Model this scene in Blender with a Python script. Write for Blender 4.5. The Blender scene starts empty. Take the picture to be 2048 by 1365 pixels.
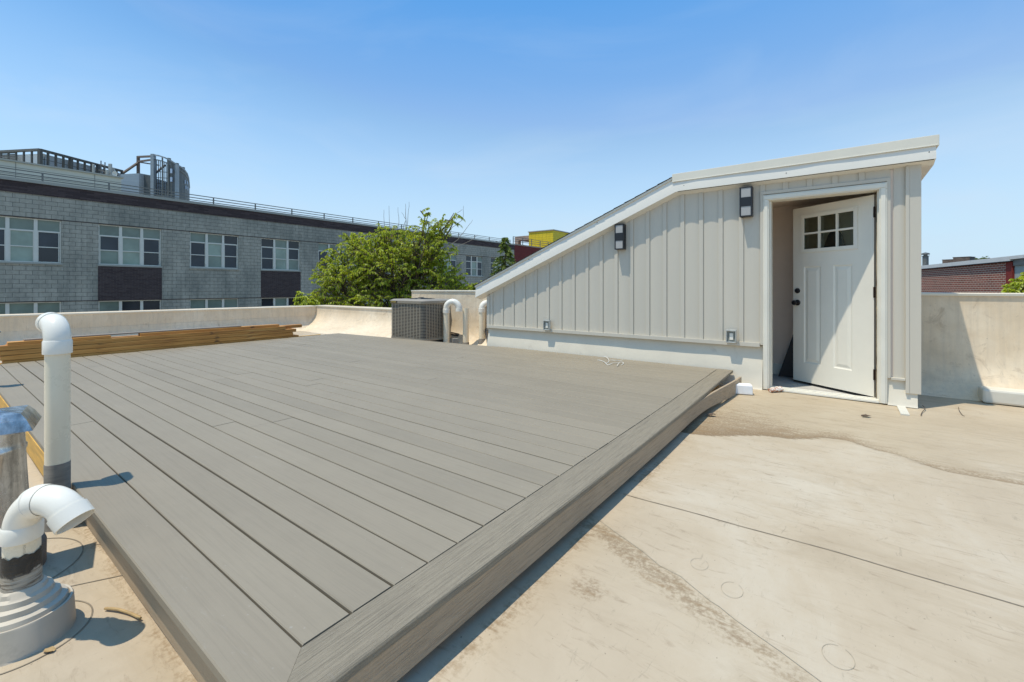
import bpy, math, random
from math import sin, cos, pi, sqrt, radians
from mathutils import Vector, noise
random.seed(7)
SC = bpy.context.scene
COL = SC.collection

# ------------------------------------------------------------------ camera, world, sun, exposure
F = 883.0            # focal length in photo pixels (2048 wide)
cam_d = bpy.data.cameras.new('camera')
cam_d.sensor_width = 36.0
cam_d.lens = 36.0 * F / 2048
cam_d.shift_y = -(682.5 - 575.0) / 2048
cam_d.clip_start = 0.05
cam_d.clip_end = 3000
cam = bpy.data.objects.new('camera', cam_d)
COL.objects.link(cam)
cam.rotation_euler = (pi/2, 0, 0)
SC.camera = cam

LX, LY = 0.3135, 0.1034          # horizontal drift of sunlight per metre of fall
sun_dir = Vector((-LX, -LY, 1)).normalized()
w = bpy.data.worlds.new('World'); SC.world = w; w.use_nodes = True
wn = w.node_tree; wn.nodes.clear()
sky = wn.nodes.new('ShaderNodeTexSky'); sky.sky_type = 'NISHITA'; sky.sun_disc = False
sky.sun_elevation = math.asin(sun_dir.z)
sky.sun_rotation = math.atan2(sun_dir.x, sun_dir.y)
sky.altitude = 0; sky.air_density = 1.0; sky.dust_density = 0.5; sky.ozone_density = 2.0
bg = wn.nodes.new('ShaderNodeBackground'); bg.inputs['Strength'].default_value = 0.15
wo = wn.nodes.new('ShaderNodeOutputWorld')
def wnode(t, **kw):
    x = wn.nodes.new(t)
    for k, v in kw.items(): setattr(x, k, v)
    return x
mn_ = wnode('ShaderNodeVectorMath', operation='MINIMUM'); mn_.inputs[1].default_value = (5, 7, 9); wn.links.new(sky.outputs[0], mn_.inputs[0])
gm_ = wnode('ShaderNodeGamma'); gm_.inputs[1].default_value = 1.5; wn.links.new(mn_.outputs[0], gm_.inputs[0])
sc_ = wnode('ShaderNodeVectorMath', operation='MULTIPLY'); sc_.inputs[1].default_value = (.21, .42, .41); wn.links.new(gm_.outputs[0], sc_.inputs[0])
tc_ = wnode('ShaderNodeTexCoord'); sp_ = wnode('ShaderNodeSeparateXYZ'); wn.links.new(tc_.outputs['Generated'], sp_.inputs[0])
rp_ = wnode('ShaderNodeValToRGB'); wn.links.new(sp_.outputs[2], rp_.inputs[0])
e_ = rp_.color_ramp.elements
for p_ in range(5): e_.new(.5)
for k_, (p_, v_) in enumerate(((0, .95), (.14, .84), (.29, .50), (.416, .22), (.54, .05), (.8, 0), (1, 0))): e_[k_].position = p_; e_[k_].color = (v_, v_, v_, 1)
# faint high cirrus
mp_ = wnode('ShaderNodeMapping'); mp_.inputs['Scale'].default_value = (1.2, 2.6, 5.0); mp_.inputs['Rotation'].default_value = (0, .25, .5); wn.links.new(tc_.outputs['Generated'], mp_.inputs[0])
cn_ = wnode('ShaderNodeTexNoise'); cn_.inputs['Scale'].default_value = 1.6; cn_.inputs['Detail'].default_value = 7; cn_.inputs['Roughness'].default_value = .55; cn_.inputs['Distortion'].default_value = .6; wn.links.new(mp_.outputs[0], cn_.inputs['Vector'])
cr_ = wnode('ShaderNodeMapRange'); cr_.inputs[1].default_value = .46; cr_.inputs[2].default_value = .78; cr_.inputs[3].default_value = 0; cr_.inputs[4].default_value = .14; wn.links.new(cn_.outputs[0], cr_.inputs[0])
ad_ = wnode('ShaderNodeMath', operation='ADD', use_clamp=True); wn.links.new(rp_.outputs[0], ad_.inputs[0]); wn.links.new(cr_.outputs[0], ad_.inputs[1])
mx_ = wnode('ShaderNodeMix', data_type='RGBA'); wn.links.new(ad_.outputs[0], mx_.inputs[0]); xm_ = wnode('ShaderNodeVectorMath', operation='MAXIMUM'); xm_.inputs[1].default_value = (.46, 1.68, 3.85); wn.links.new(sc_.outputs[0], xm_.inputs[0]); wn.links.new(xm_.outputs[0], mx_.inputs[6]); mx_.inputs[7].default_value = (2.92, 3.62, 4.38, 1)
wn.links.new(mx_.outputs[2], bg.inputs[0])
wn.links.new(bg.outputs[0], wo.inputs[0])

sd = bpy.data.lights.new('sun', 'SUN'); sd.energy = 2.9; sd.angle = radians(0.5); sd.color = (1.0, 0.93, 0.80)
so = bpy.data.objects.new('sun', sd); COL.objects.link(so)
so.rotation_euler = sun_dir.to_track_quat('Z', 'Y').to_euler()
SC.view_settings.view_transform = 'Standard'
SC.view_settings.look = 'None'
SC.view_settings.exposure = 0.50
SC.view_settings.gamma = 1.0
SC.cycles.max_bounces = 7

# ------------------------------------------------------------------ frames
CX, CY = 0.5964, 0.8027          # s axis (into the picture, right)
BX, BY = -0.8027, 0.5964         # t axis (into the picture, left)
ROT = math.atan2(CY, CX)
def W(s, t, z=0.0): return Vector((s*CX + t*BX, s*CY + t*BY, z))
def ST(X, Y): return X*CX + Y*CY, X*BX + Y*BY

# ------------------------------------------------------------------ materials
def newmat(name):
    m = bpy.data.materials.new(name); m.use_nodes = True
    nt = m.node_tree; nt.nodes.clear()
    out = nt.nodes.new('ShaderNodeOutputMaterial')
    b = nt.nodes.new('ShaderNodeBsdfPrincipled')
    nt.links.new(b.outputs[0], out.inputs[0])
    return m, nt, b, out
class G:
    def __init__(s, nt): s.nt = nt
    def n(s, typ, **kw):
        x = s.nt.nodes.new(typ)
        for k, v in kw.items(): setattr(x, k, v)
        return x
    def l(s, a, b): s.nt.links.new(a, b)
    def coord(s, scale=(1,1,1), rot=(0,0,0), which='Object'):
        tc = s.n('ShaderNodeTexCoord'); mp = s.n('ShaderNodeMapping')
        mp.inputs['Scale'].default_value = scale; mp.inputs['Rotation'].default_value = rot
        s.l(tc.outputs[which], mp.inputs[0]); return mp.outputs[0]
    def noise(s, vec, scale=5, detail=5, rough=.6, dist=0):
        x = s.n('ShaderNodeTexNoise'); s.l(vec, x.inputs['Vector'])
        x.inputs['Scale'].default_value = scale; x.inputs['Detail'].default_value = detail
        x.inputs['Roughness'].default_value = rough; x.inputs['Distortion'].default_value = dist
        return x.outputs[0]
    def ramp(s, fac, stops):
        x = s.n('ShaderNodeValToRGB'); s.l(fac, x.inputs[0])
        e = x.color_ramp.elements
        while len(e) < len(stops): e.new(.5)
        for i, (p, c) in enumerate(stops):
            e[i].position = p; e[i].color = (c, c, c, 1) if not isinstance(c, tuple) else (*c, 1)
        return x.outputs[0]
    def mix(s, fac, a, b, mode='MIX'):
        x = s.n('ShaderNodeMix', data_type='RGBA', blend_type=mode)
        for k, v in ((0, fac), (6, a), (7, b)):
            if isinstance(v, (int, float)): x.inputs[k].default_value = v if k == 0 else (v, v, v, 1)
            elif isinstance(v, tuple): x.inputs[k].default_value = (*v, 1)
            else: s.l(v, x.inputs[k])
        return x.outputs[2]
    def math(s, op, a, b=0.0):
        x = s.n('ShaderNodeMath', operation=op)
        for k, v in ((0, a), (1, b)):
            if isinstance(v, (int, float)): x.inputs[k].default_value = v
            else: s.l(v, x.inputs[k])
        return x.outputs[0]
    def attr(s, name):
        x = s.n('ShaderNodeAttribute', attribute_name=name); return x.outputs['Fac']
    def bump(s, h, strength=.3, dist=.01, prev=None):
        x = s.n('ShaderNodeBump'); s.l(h, x.inputs['Height'])
        x.inputs['Strength'].default_value = strength; x.inputs['Distance'].default_value = dist
        if prev is not None: s.l(prev, x.inputs['Normal'])
        return x.outputs[0]

def mat(name, col, rough=.6, metal=0.0, var=.12, vs=6, bump=0.0, bs=40, bd=.003, stretch=(1,1,1), spec=.5, tone=False, dirt=None, ds=2.5, dth=(.55,.75)):
    m, nt, b, out = newmat(name); g = G(nt)
    v = g.coord(stretch)
    nz = g.noise(v, vs, 6, .65)
    lo = tuple(c*(1-var) for c in col); hi = tuple(min(1, c*(1+var)) for c in col)
    c = g.ramp(nz, [(.3, lo), (.7, hi)])
    if dirt:
        d = g.ramp(g.noise(g.coord(stretch), ds, 8, .7, .4), [(dth[0], 0.0), (dth[1], 1.0)])
        c = g.mix(d, c, dirt)
    if tone:
        c = g.mix(1.0, c, g.attr('tone'), 'MULTIPLY')
    g.l(c, b.inputs['Base Color'])
    rr = g.ramp(nz, [(.2, max(0, rough-.08)), (.8, min(1, rough+.08))]); g.l(rr, b.inputs['Roughness'])
    b.inputs['Metallic'].default_value = metal
    b.inputs['Specular IOR Level'].default_value = spec
    if bump: g.l(g.bump(g.noise(g.coord(stretch), bs, 5), bump, bd), b.inputs['Normal'])
    return m

def brickmat(name, c1, c2, mortar, bw, bh, ms, axis='x', stain=None, bumpd=.01, rough=.8, stainlo=.5, off=.5):
    m, nt, b, out = newmat(name); g = G(nt)
    tc = g.n('ShaderNodeTexCoord'); sp = g.n('ShaderNodeSeparateXYZ'); g.l(tc.outputs['Object'], sp.inputs[0])
    cb = g.n('ShaderNodeCombineXYZ')
    g.l(sp.outputs[0 if axis == 'x' else 1], cb.inputs[0]); g.l(sp.outputs[2], cb.inputs[1])
    br = g.n('ShaderNodeTexBrick'); g.l(cb.outputs[0], br.inputs['Vector'])
    br.offset = off
    br.inputs['Scale'].default_value = 1.0
    br.inputs['Brick Width'].default_value = bw; br.inputs['Row Height'].default_value = bh
    br.inputs['Mortar Size'].default_value = ms; br.inputs['Mortar Smooth'].default_value = .2
    br.inputs['Color1'].default_value = (*c1, 1); br.inputs['Color2'].default_value = (*c2, 1); br.inputs['Mortar'].default_value = (*mortar, 1)
    c = br.outputs[0]
    nz = g.noise(tc.outputs['Object'], 9, 5, .7)
    c = g.mix(1.0, c, g.ramp(nz, [(.25, .8), (.75, 1.12)]), 'MULTIPLY')
    if stain:
        v = g.coord((.8, .8, .45))
        n2 = g.noise(v, .55, 7, .68, .2)
        c = g.mix(g.ramp(n2, [(stainlo-.08, 0.0), (stainlo+.14, .60)]), c, stain)
        v3 = g.coord((3, 3, .3))
        c = g.mix(1.0, c, g.ramp(g.noise(v3, 1.6, 5, .6), [(.3, .82), (.7, 1.08)]), 'MULTIPLY')
    g.l(c, b.inputs['Base Color']); b.inputs['Roughness'].default_value = rough
    b.inputs['Specular IOR Level'].default_value = .25
    inv = g.math('SUBTRACT', 1.0, br.outputs[1])
    g.l(g.bump(inv, .6, bumpd), b.inputs['Normal'])
    return m

M = {}
M['block'] = brickmat('grey_concrete_block', (.46,.425,.335), (.43,.40,.315), (.20,.195,.16), .41, .205, .009, 'x', stain=(.10,.115,.10), bumpd=.02, stainlo=.53)
M['block_side'] = brickmat('grey_concrete_block_end', (.46,.425,.335), (.43,.40,.315), (.20,.195,.16), .41, .205, .009, 'y', stain=(.10,.115,.10), bumpd=.02, stainlo=.53)
M['darkbrick'] = brickmat('dark_purple_brick', (.055,.036,.034), (.085,.06,.055), (.13,.11,.095), .25, .068, .006, 'x', bumpd=.01)
M['darkbrick_band'] = brickmat('dark_purple_brick_band', (.055,.038,.036), (.10,.072,.066), (.06,.046,.042), .5, .075, .005, 'x', bumpd=.01)
M['redbrick'] = brickmat('old_red_brick', (.32,.10,.062), (.20,.065,.042), (.55,.46,.36), .26, .088, .011, 'x', bumpd=.01)
M['redpaint'] = brickmat('painted_red_brick', (.26,.035,.025), (.22,.03,.022), (.17,.028,.02), .22, .08, .006, 'x', bumpd=.008)
M['redwall'] = brickmat('dark_red_brick_far', (.20,.035,.028), (.16,.03,.025), (.15,.04,.035), .4, .12, .01, 'x', bumpd=.01)
M['yellow'] = brickmat('yellow_panel', (.78,.60,.03), (.74,.56,.03), (.45,.34,.03), .6, .3, .015, 'y', bumpd=.01, rough=.5, off=0)
M['yellow_x'] = brickmat('yellow_panel_side', (.78,.60,.03), (.74,.56,.03), (.45,.34,.03), 30, .3, .015, 'x', bumpd=.01, rough=.5, off=0)
M['siding'] = mat('grey_vinyl_siding', (.59,.535,.435), .42, dirt=(.46,.40,.31), ds=3, dth=(.62,.9), var=.04, vs=3, bump=.12, bs=160, bd=.001, stretch=(1,1,.06))
M['trim'] = mat('white_aluminium_trim', (.80,.755,.66), .36, var=.03, vs=2, bump=.1, bs=3, bd=.01, dirt=(.50,.46,.40), ds=5, dth=(.66,.85))
M['cap'] = mat('cream_metal_edge', (.74,.69,.57), .4, var=.04, vs=2, bump=.08, bs=2.5, bd=.01)
M['doorwhite'] = mat('white_painted_door', (.83,.78,.66), .36, var=.03, vs=3, bump=.05, bs=120, bd=.0008, dirt=(.42,.38,.32), ds=9, dth=(.72,.85))
M['frame'] = mat('white_painted_frame', (.78,.73,.61), .45, var=.05, vs=4, bump=.1, bs=90, bd=.001, dirt=(.45,.40,.32), ds=7, dth=(.64,.82))
M['shingle'] = mat('black_asphalt_shingle', (.022,.022,.024), .9, var=.3, vs=30, bump=.5, bs=120)
M['black'] = mat('black_metal', (.012,.012,.014), .4, var=.1)
M['bronze'] = mat('oil_rubbed_bronze', (.055,.035,.027), .4, metal=.7, var=.25, vs=30)
M['rough_wood'] = mat('raw_jamb_wood', (.34,.27,.17), .8, var=.5, vs=6, stretch=(6,6,1), dirt=(.10,.07,.04), ds=8, dth=(.5,.6))
M['frost'] = mat('frosted_white_glass', (.40,.385,.36), .25, var=.02)
M['pvc'] = mat('white_pvc', (.82,.71,.52), .28, var=.03, vs=4, dirt=(.52,.47,.37), ds=5, dth=(.60,.85))
M['pvc_fit'] = mat('white_pvc_fitting', (.83,.775,.66), .22, var=.02, vs=4, dirt=(.5,.46,.38), ds=7, dth=(.70,.86))
M['tape'] = mat('grey_tape', (.21,.185,.15), .75, var=.25, vs=12, bump=.4, bs=40, stretch=(1,1,5))
M['boot'] = mat('grey_rubber_boot', (.50,.43,.33), .55, var=.08, vs=5, bump=.2, bs=30, dirt=(.30,.26,.2), ds=6, dth=(.55,.8))
M['joist'] = mat('yellow_treated_lumber', (.60,.34,.07), .7, var=.3, vs=3, stretch=(1,1,12), bump=.3, bs=20, dirt=(.14,.07,.03), ds=6, dth=(.66,.75))
M['dark'] = mat('dark_void', (.012,.012,.013), .9, var=.1)
M['ac'] = mat('taupe_steel', (.31,.265,.20), .42, metal=0, var=.05, vs=4)
M['coil'] = mat('dark_coil', (.018,.019,.02), .6, var=.3, vs=40)
M['gold'] = mat('gold_badge', (.75,.55,.12), .35, metal=.3, var=.05)
M['foam'] = mat('white_foam', (.85,.84,.82), .8, var=.04, vs=20, bump=.3, bs=90)
M['interior'] = mat('beige_interior_paint', (.82,.68,.56), .8, var=.03)
M['tile'] = brickmat('grey_floor_tile', (.48,.46,.42), (.44,.42,.38), (.2,.19,.18), .6, .3, .004, 'x')
M['steelgrey'] = mat('galvanised_rail', (.16,.16,.145), .5, metal=.3, var=.1)
M['coping'] = mat('grey_coping_metal', (.36,.35,.29), .5, var=.08, vs=1)
M['metalpanel'] = mat('pale_metal_panel', (.52,.52,.43), .45, var=.04, vs=.6)
M['winframe'] = mat('aluminium_window_frame', (.66,.64,.55), .4, metal=.2, var=.05)
M['rust'] = mat('rusty_steel', (.13,.095,.072), .8, var=.35, vs=3)
M['concrete'] = mat('brown_stained_concrete', (.36,.27,.20), .85, var=.25, vs=1.5)
M['bark'] = mat('brown_bark', (.12,.085,.055), .9, var=.3, vs=12, stretch=(1,1,.2), bump=.6, bs=20)
M['string'] = mat('white_cord', (.7,.68,.62), .6)
M['twig'] = mat('tan_twig', (.42,.28,.12), .7, var=.2, vs=20)
M['deadleaf'] = mat('dead_leaf', (.11,.075,.05), .8, var=.4, vs=40)
M['hose'] = mat('black_insulation', (.03,.028,.027), .7, var=.2)
M['silver'] = mat('silver_roof_coating', (.62,.60,.56), .45, var=.08, vs=2)
M['cream_stucco'] = mat('plain_render', (.33,.36,.33), .85, var=.06, vs=3)
M['asphalt'] = mat('street_and_yards', (.20,.185,.16), .9, var=.2, vs=2)
M['bucket'] = mat('weathered_brown_drum', (.17,.12,.09), .8, var=.5, vs=5)

def glassmat(name, tint=(1,1,1), dark=.75):
    m, nt, b, out = newmat(name); g = G(nt); nt.nodes.remove(b)
    tr = g.n('ShaderNodeBsdfTransparent'); tr.inputs[0].default_value = (*[c*dark for c in tint], 1)
    gl = g.n('ShaderNodeBsdfGlossy'); gl.inputs['Roughness'].default_value = .02
    fr = g.n('ShaderNodeFresnel'); fr.inputs[0].default_value = 1.5
    mx = g.n('ShaderNodeMixShader'); g.l(fr.outputs[0], mx.inputs[0]); g.l(tr.outputs[0], mx.inputs[1]); g.l(gl.outputs[0], mx.inputs[2])
    g.l(mx.outputs[0], out.inputs[0]); return m
M['doorglass'] = glassmat('door_glass', (.9,1,.95), .8)
def panemat(name, col, rough=.12):
    m, nt, b, out = newmat(name); g = G(nt)
    nz = g.noise(g.coord((1,1,1)), .8, 3)
    g.l(g.mix(g.ramp(nz, [(.35, 0.0), (.65, 1.0)]), tuple(c*.75 for c in col), tuple(c*1.15 for c in col)), b.inputs['Base Color'])
    b.inputs['Roughness'].default_value = rough; b.inputs['Specular IOR Level'].default_value = .5
    g.l(g.bump(g.noise(g.coord(), .7, 2), .15, .02), b.inputs['Normal'])
    return m
M['pane_blind'] = panemat('glass_with_blind', (.19,.24,.19))
M['pane_pale'] = panemat('glass_with_pale_blind', (.30,.37,.29))
M['pane_dark'] = panemat('dark_glass', (.022,.028,.034))
M['pane_screen'] = panemat('glass_behind_insect_screen', (.05,.058,.064), .35)

def galv():
    m, nt, b, out = newmat('galvanised_sheet'); g = G(nt)
    v = g.n('ShaderNodeTexVoronoi'); g.l(g.coord(), v.inputs['Vector']); v.inputs['Scale'].default_value = 45
    c = g.ramp(v.outputs['Color'], [(.0, .62), (1.0, .80)])
    st = g.ramp(g.noise(g.coord((1,1,.12)), 22, 5, .65), [(.35, .32), (.65, 1.0)])  # vertical streaks of bright sheen painted into the base colour
    g.l(g.mix(1.0, g.mix(1.0, c, st, 'MULTIPLY'), (1.05,1.0,.92), 'MULTIPLY'), b.inputs['Base Color'])
    b.inputs['Metallic'].default_value = .9
    g.l(g.ramp(g.noise(g.coord(), 10, 4), [(.3, .16), (.7, .34)]), b.inputs['Roughness'])
    g.l(g.bump(g.noise(g.coord((1,1,.3)), 9, 3), .35, .01), b.inputs['Normal'])
    return m
M['galv'] = galv()

def deckmat(name, col, grainaxis, depth, lines):
    """composite board; grainaxis = object axis the board runs along"""
    m, nt, b, out = newmat(name); g = G(nt)
    sc = [1, 1, 1]; big = [lines, lines, lines]; big[grainaxis] = 3.2 if depth > .4 else 2.2
    v = g.coord(tuple(big))
    gr = g.noise(v, 1.0, 6, .62, .7)
    gr2 = g.noise(v, 3.1, 4, .6, .3)
    h = g.math('ADD', gr, g.math('MULTIPLY', gr2, .5))
    cl = g.noise(g.coord(), 1.6, 6, .7)
    c = g.ramp(cl, [(.25, tuple(x*.93 for x in col)), (.75, tuple(x*1.06 for x in col))])
    c = g.mix(1.0, c, g.ramp(h, [(.55, .72 if depth > .4 else .975), (.78, 1.08)]), 'MULTIPLY')
    sp = g.ramp(g.noise(g.coord(), 55, 2, .5), [(.72, 0.0), (.80, .35)])
    c = g.mix(sp, c, (.42,.40,.36))
    sc2 = g.ramp(g.noise(g.coord((3,.6,1), (0,0,.5)), 4, 8, .75, 1.2), [(.62, 0.0), (.72, .22)])
    c = g.mix(sc2, c, (.40,.385,.35))
    c = g.mix(1.0, c, g.attr('tone'), 'MULTIPLY')
    g.l(c, b.inputs['Base Color']); b.inputs['Roughness'].default_value = .62
    b.inputs['Specular IOR Level'].default_value = .35
    g.l(g.bump(h, depth, .005), b.inputs['Normal'])
    return m
M['plank'] = deckmat('taupe_composite_plank', (.252,.212,.153), 1, .06, 130)
M['plank_border'] = deckmat('taupe_composite_border', (.248,.208,.150), 1, .12, 120)
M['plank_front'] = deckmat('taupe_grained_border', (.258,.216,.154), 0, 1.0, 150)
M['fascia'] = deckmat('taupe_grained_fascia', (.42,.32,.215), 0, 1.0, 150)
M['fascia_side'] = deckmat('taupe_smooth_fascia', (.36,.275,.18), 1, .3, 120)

def lumbermat():
    m, nt, b, out = newmat('amber_sawn_lumber'); g = G(nt)
    v = g.coord((1.2, 30, 30)); gr = g.noise(v, 1.2, 5, .6, 1.0)
    c = g.ramp(gr, [(.3, (.34,.13,.028)), (.5, (.60,.27,.055)), (.72, (.70,.38,.11))])
    kn = g.ramp(g.noise(g.coord((1.4, 5, 5)), 2.2, 3, .5, .5), [(.68, 0.0), (.76, .85)])
    c = g.mix(kn, c, (.10,.045,.02))
    c = g.mix(1.0, c, g.attr('tone'), 'MULTIPLY')
    g.l(c, b.inputs['Base Color']); b.inputs['Roughness'].default_value = .65
    g.l(g.bump(gr, .4, .003), b.inputs['Normal'])
    return m
M['lumber'] = lumbermat()
M['graylumber'] = mat('weathered_grey_board', (.25,.21,.165), .8, var=.3, vs=2, stretch=(1,20,20))

def membrane(name, wall=False):
    m, nt, b, out = newmat(name); g = G(nt)
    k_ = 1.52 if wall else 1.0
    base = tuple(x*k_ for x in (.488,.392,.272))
    n1 = g.noise(g.coord((1,1,1)), 1.1, 8, .68, .5)
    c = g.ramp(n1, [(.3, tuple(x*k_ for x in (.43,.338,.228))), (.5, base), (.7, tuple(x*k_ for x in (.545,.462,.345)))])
    n2 = g.noise(g.coord((2.6,.9,1), (0,0,.1)), 1.8, 10, .74, 1.0)
    c = g.mix(g.ramp(n2, [(.50, 0.0), (.68, .45)]), c, tuple(x*k_ for x in (.36,.275,.175)))
    n3 = g.noise(g.coord((5,1,1), (0,0,-.15)), 5, 9, .74, 1.0)
    c = g.mix(g.ramp(n3, [(.56, 0.0), (.68, .55)]), c, tuple(x*k_ for x in (.26,.185,.115)))
    n4 = g.noise(g.coord((1,4,1), (0,0,.75)), 9, 6, .7, 1.6)
    c = g.mix(g.ramp(n4, [(.60, 0.0), (.70, .45)]), c, tuple(x*k_ for x in (.27,.215,.15)))
    sp = g.noise(g.coord(), 60, 3, .5)
    c = g.mix(g.ramp(sp, [(.72, 0.0), (.76, .7)]), c, (.2,.15,.10))
    # footprint-like scuff rings
    vo = g.n('ShaderNodeTexVoronoi', feature='DISTANCE_TO_EDGE'); g.l(g.coord(), vo.inputs['Vector']); vo.inputs['Scale'].default_value = 1.7
    if not wall:
        wv = g.attr('warm')
        n6 = g.noise(g.coord((5,1,1), (0,0,-.1)), 3.5, 10, .76, .8)
        c = g.mix(g.math('MULTIPLY', wv, .45), c, g.ramp(n6, [(.36, (.47,.385,.255)), (.54, (.41,.32,.20)), (.66, (.19,.13,.075))]))
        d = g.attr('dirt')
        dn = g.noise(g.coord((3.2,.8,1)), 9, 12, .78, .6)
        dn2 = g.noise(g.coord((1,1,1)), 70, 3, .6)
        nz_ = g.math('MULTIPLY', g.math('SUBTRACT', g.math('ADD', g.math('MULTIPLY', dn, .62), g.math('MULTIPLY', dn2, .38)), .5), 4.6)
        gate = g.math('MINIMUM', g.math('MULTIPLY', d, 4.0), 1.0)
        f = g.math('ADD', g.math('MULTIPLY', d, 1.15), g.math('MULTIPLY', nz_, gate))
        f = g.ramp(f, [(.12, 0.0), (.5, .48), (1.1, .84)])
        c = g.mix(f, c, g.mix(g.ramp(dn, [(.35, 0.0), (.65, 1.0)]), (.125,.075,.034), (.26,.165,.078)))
        g.l(g.ramp(d, [(0, .55), (1, .85)]), b.inputs['Roughness'])
    else:
        n5 = g.noise(g.coord((9,9,.5)), 2.5, 5, .6)
        c = g.mix(g.ramp(n5, [(.42, 0.0), (.66, .30)]), c, (.50,.42,.32))
        b.inputs['Roughness'].default_value = .55
    g.l(c, b.inputs['Base Color'])
    b.inputs['Specular IOR Level'].default_value = .35
    b1 = g.bump(g.noise(g.coord(), 2.2, 4, .5), .35, .02)
    g.l(g.bump(n3, .12, .004, b1), b.inputs['Normal'])
    return m
M['roof'] = membrane('cream_roof_membrane')
M['membrane_wall'] = membrane('cream_parapet_membrane', True)
M['seam'] = mat('dark_seam_sealant', (.25,.20,.14), .8, var=.4, vs=10)
M['scuff'] = mat('grey_scuff', (.37,.31,.22), .8, var=.15, vs=20)
M['patchwhite'] = mat('white_membrane_patch', (.66,.62,.52), .45, var=.05, vs=8, bump=.3, bs=14, bd=.006)
M['curbwhite'] = mat('white_painted_curb', (.70,.63,.50), .6, var=.05, vs=3, bump=.25, bs=5, bd=.012, dirt=(.42,.35,.27), ds=4, dth=(.62,.85))

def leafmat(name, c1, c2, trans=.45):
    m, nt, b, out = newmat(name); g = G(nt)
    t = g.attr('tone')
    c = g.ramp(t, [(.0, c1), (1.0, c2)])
    g.l(c, b.inputs['Base Color']); b.inputs['Roughness'].default_value = .42
    b.inputs['Specular IOR Level'].default_value = .4
    tl = g.n('ShaderNodeBsdfTranslucent'); g.l(g.mix(1.0, c, (1.3,1.25,.5), 'MULTIPLY'), tl.inputs[0])
    mx = g.n('ShaderNodeMixShader'); mx.inputs[0].default_value = trans
    g.l(b.outputs[0], mx.inputs[1]); g.l(tl.outputs[0], mx.inputs[2]); g.l(mx.outputs[0], out.inputs[0])
    return m
M['leaf'] = leafmat('cherry_leaf', (.13,.19,.015), (.54,.60,.07), .5)
M['leaf_conifer'] = leafmat('conifer_needles', (.07,.12,.02), (.34,.40,.07), .3)
M['leaf_dark'] = leafmat('far_leaf', (.04,.075,.012), (.16,.21,.03), .3)

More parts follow.
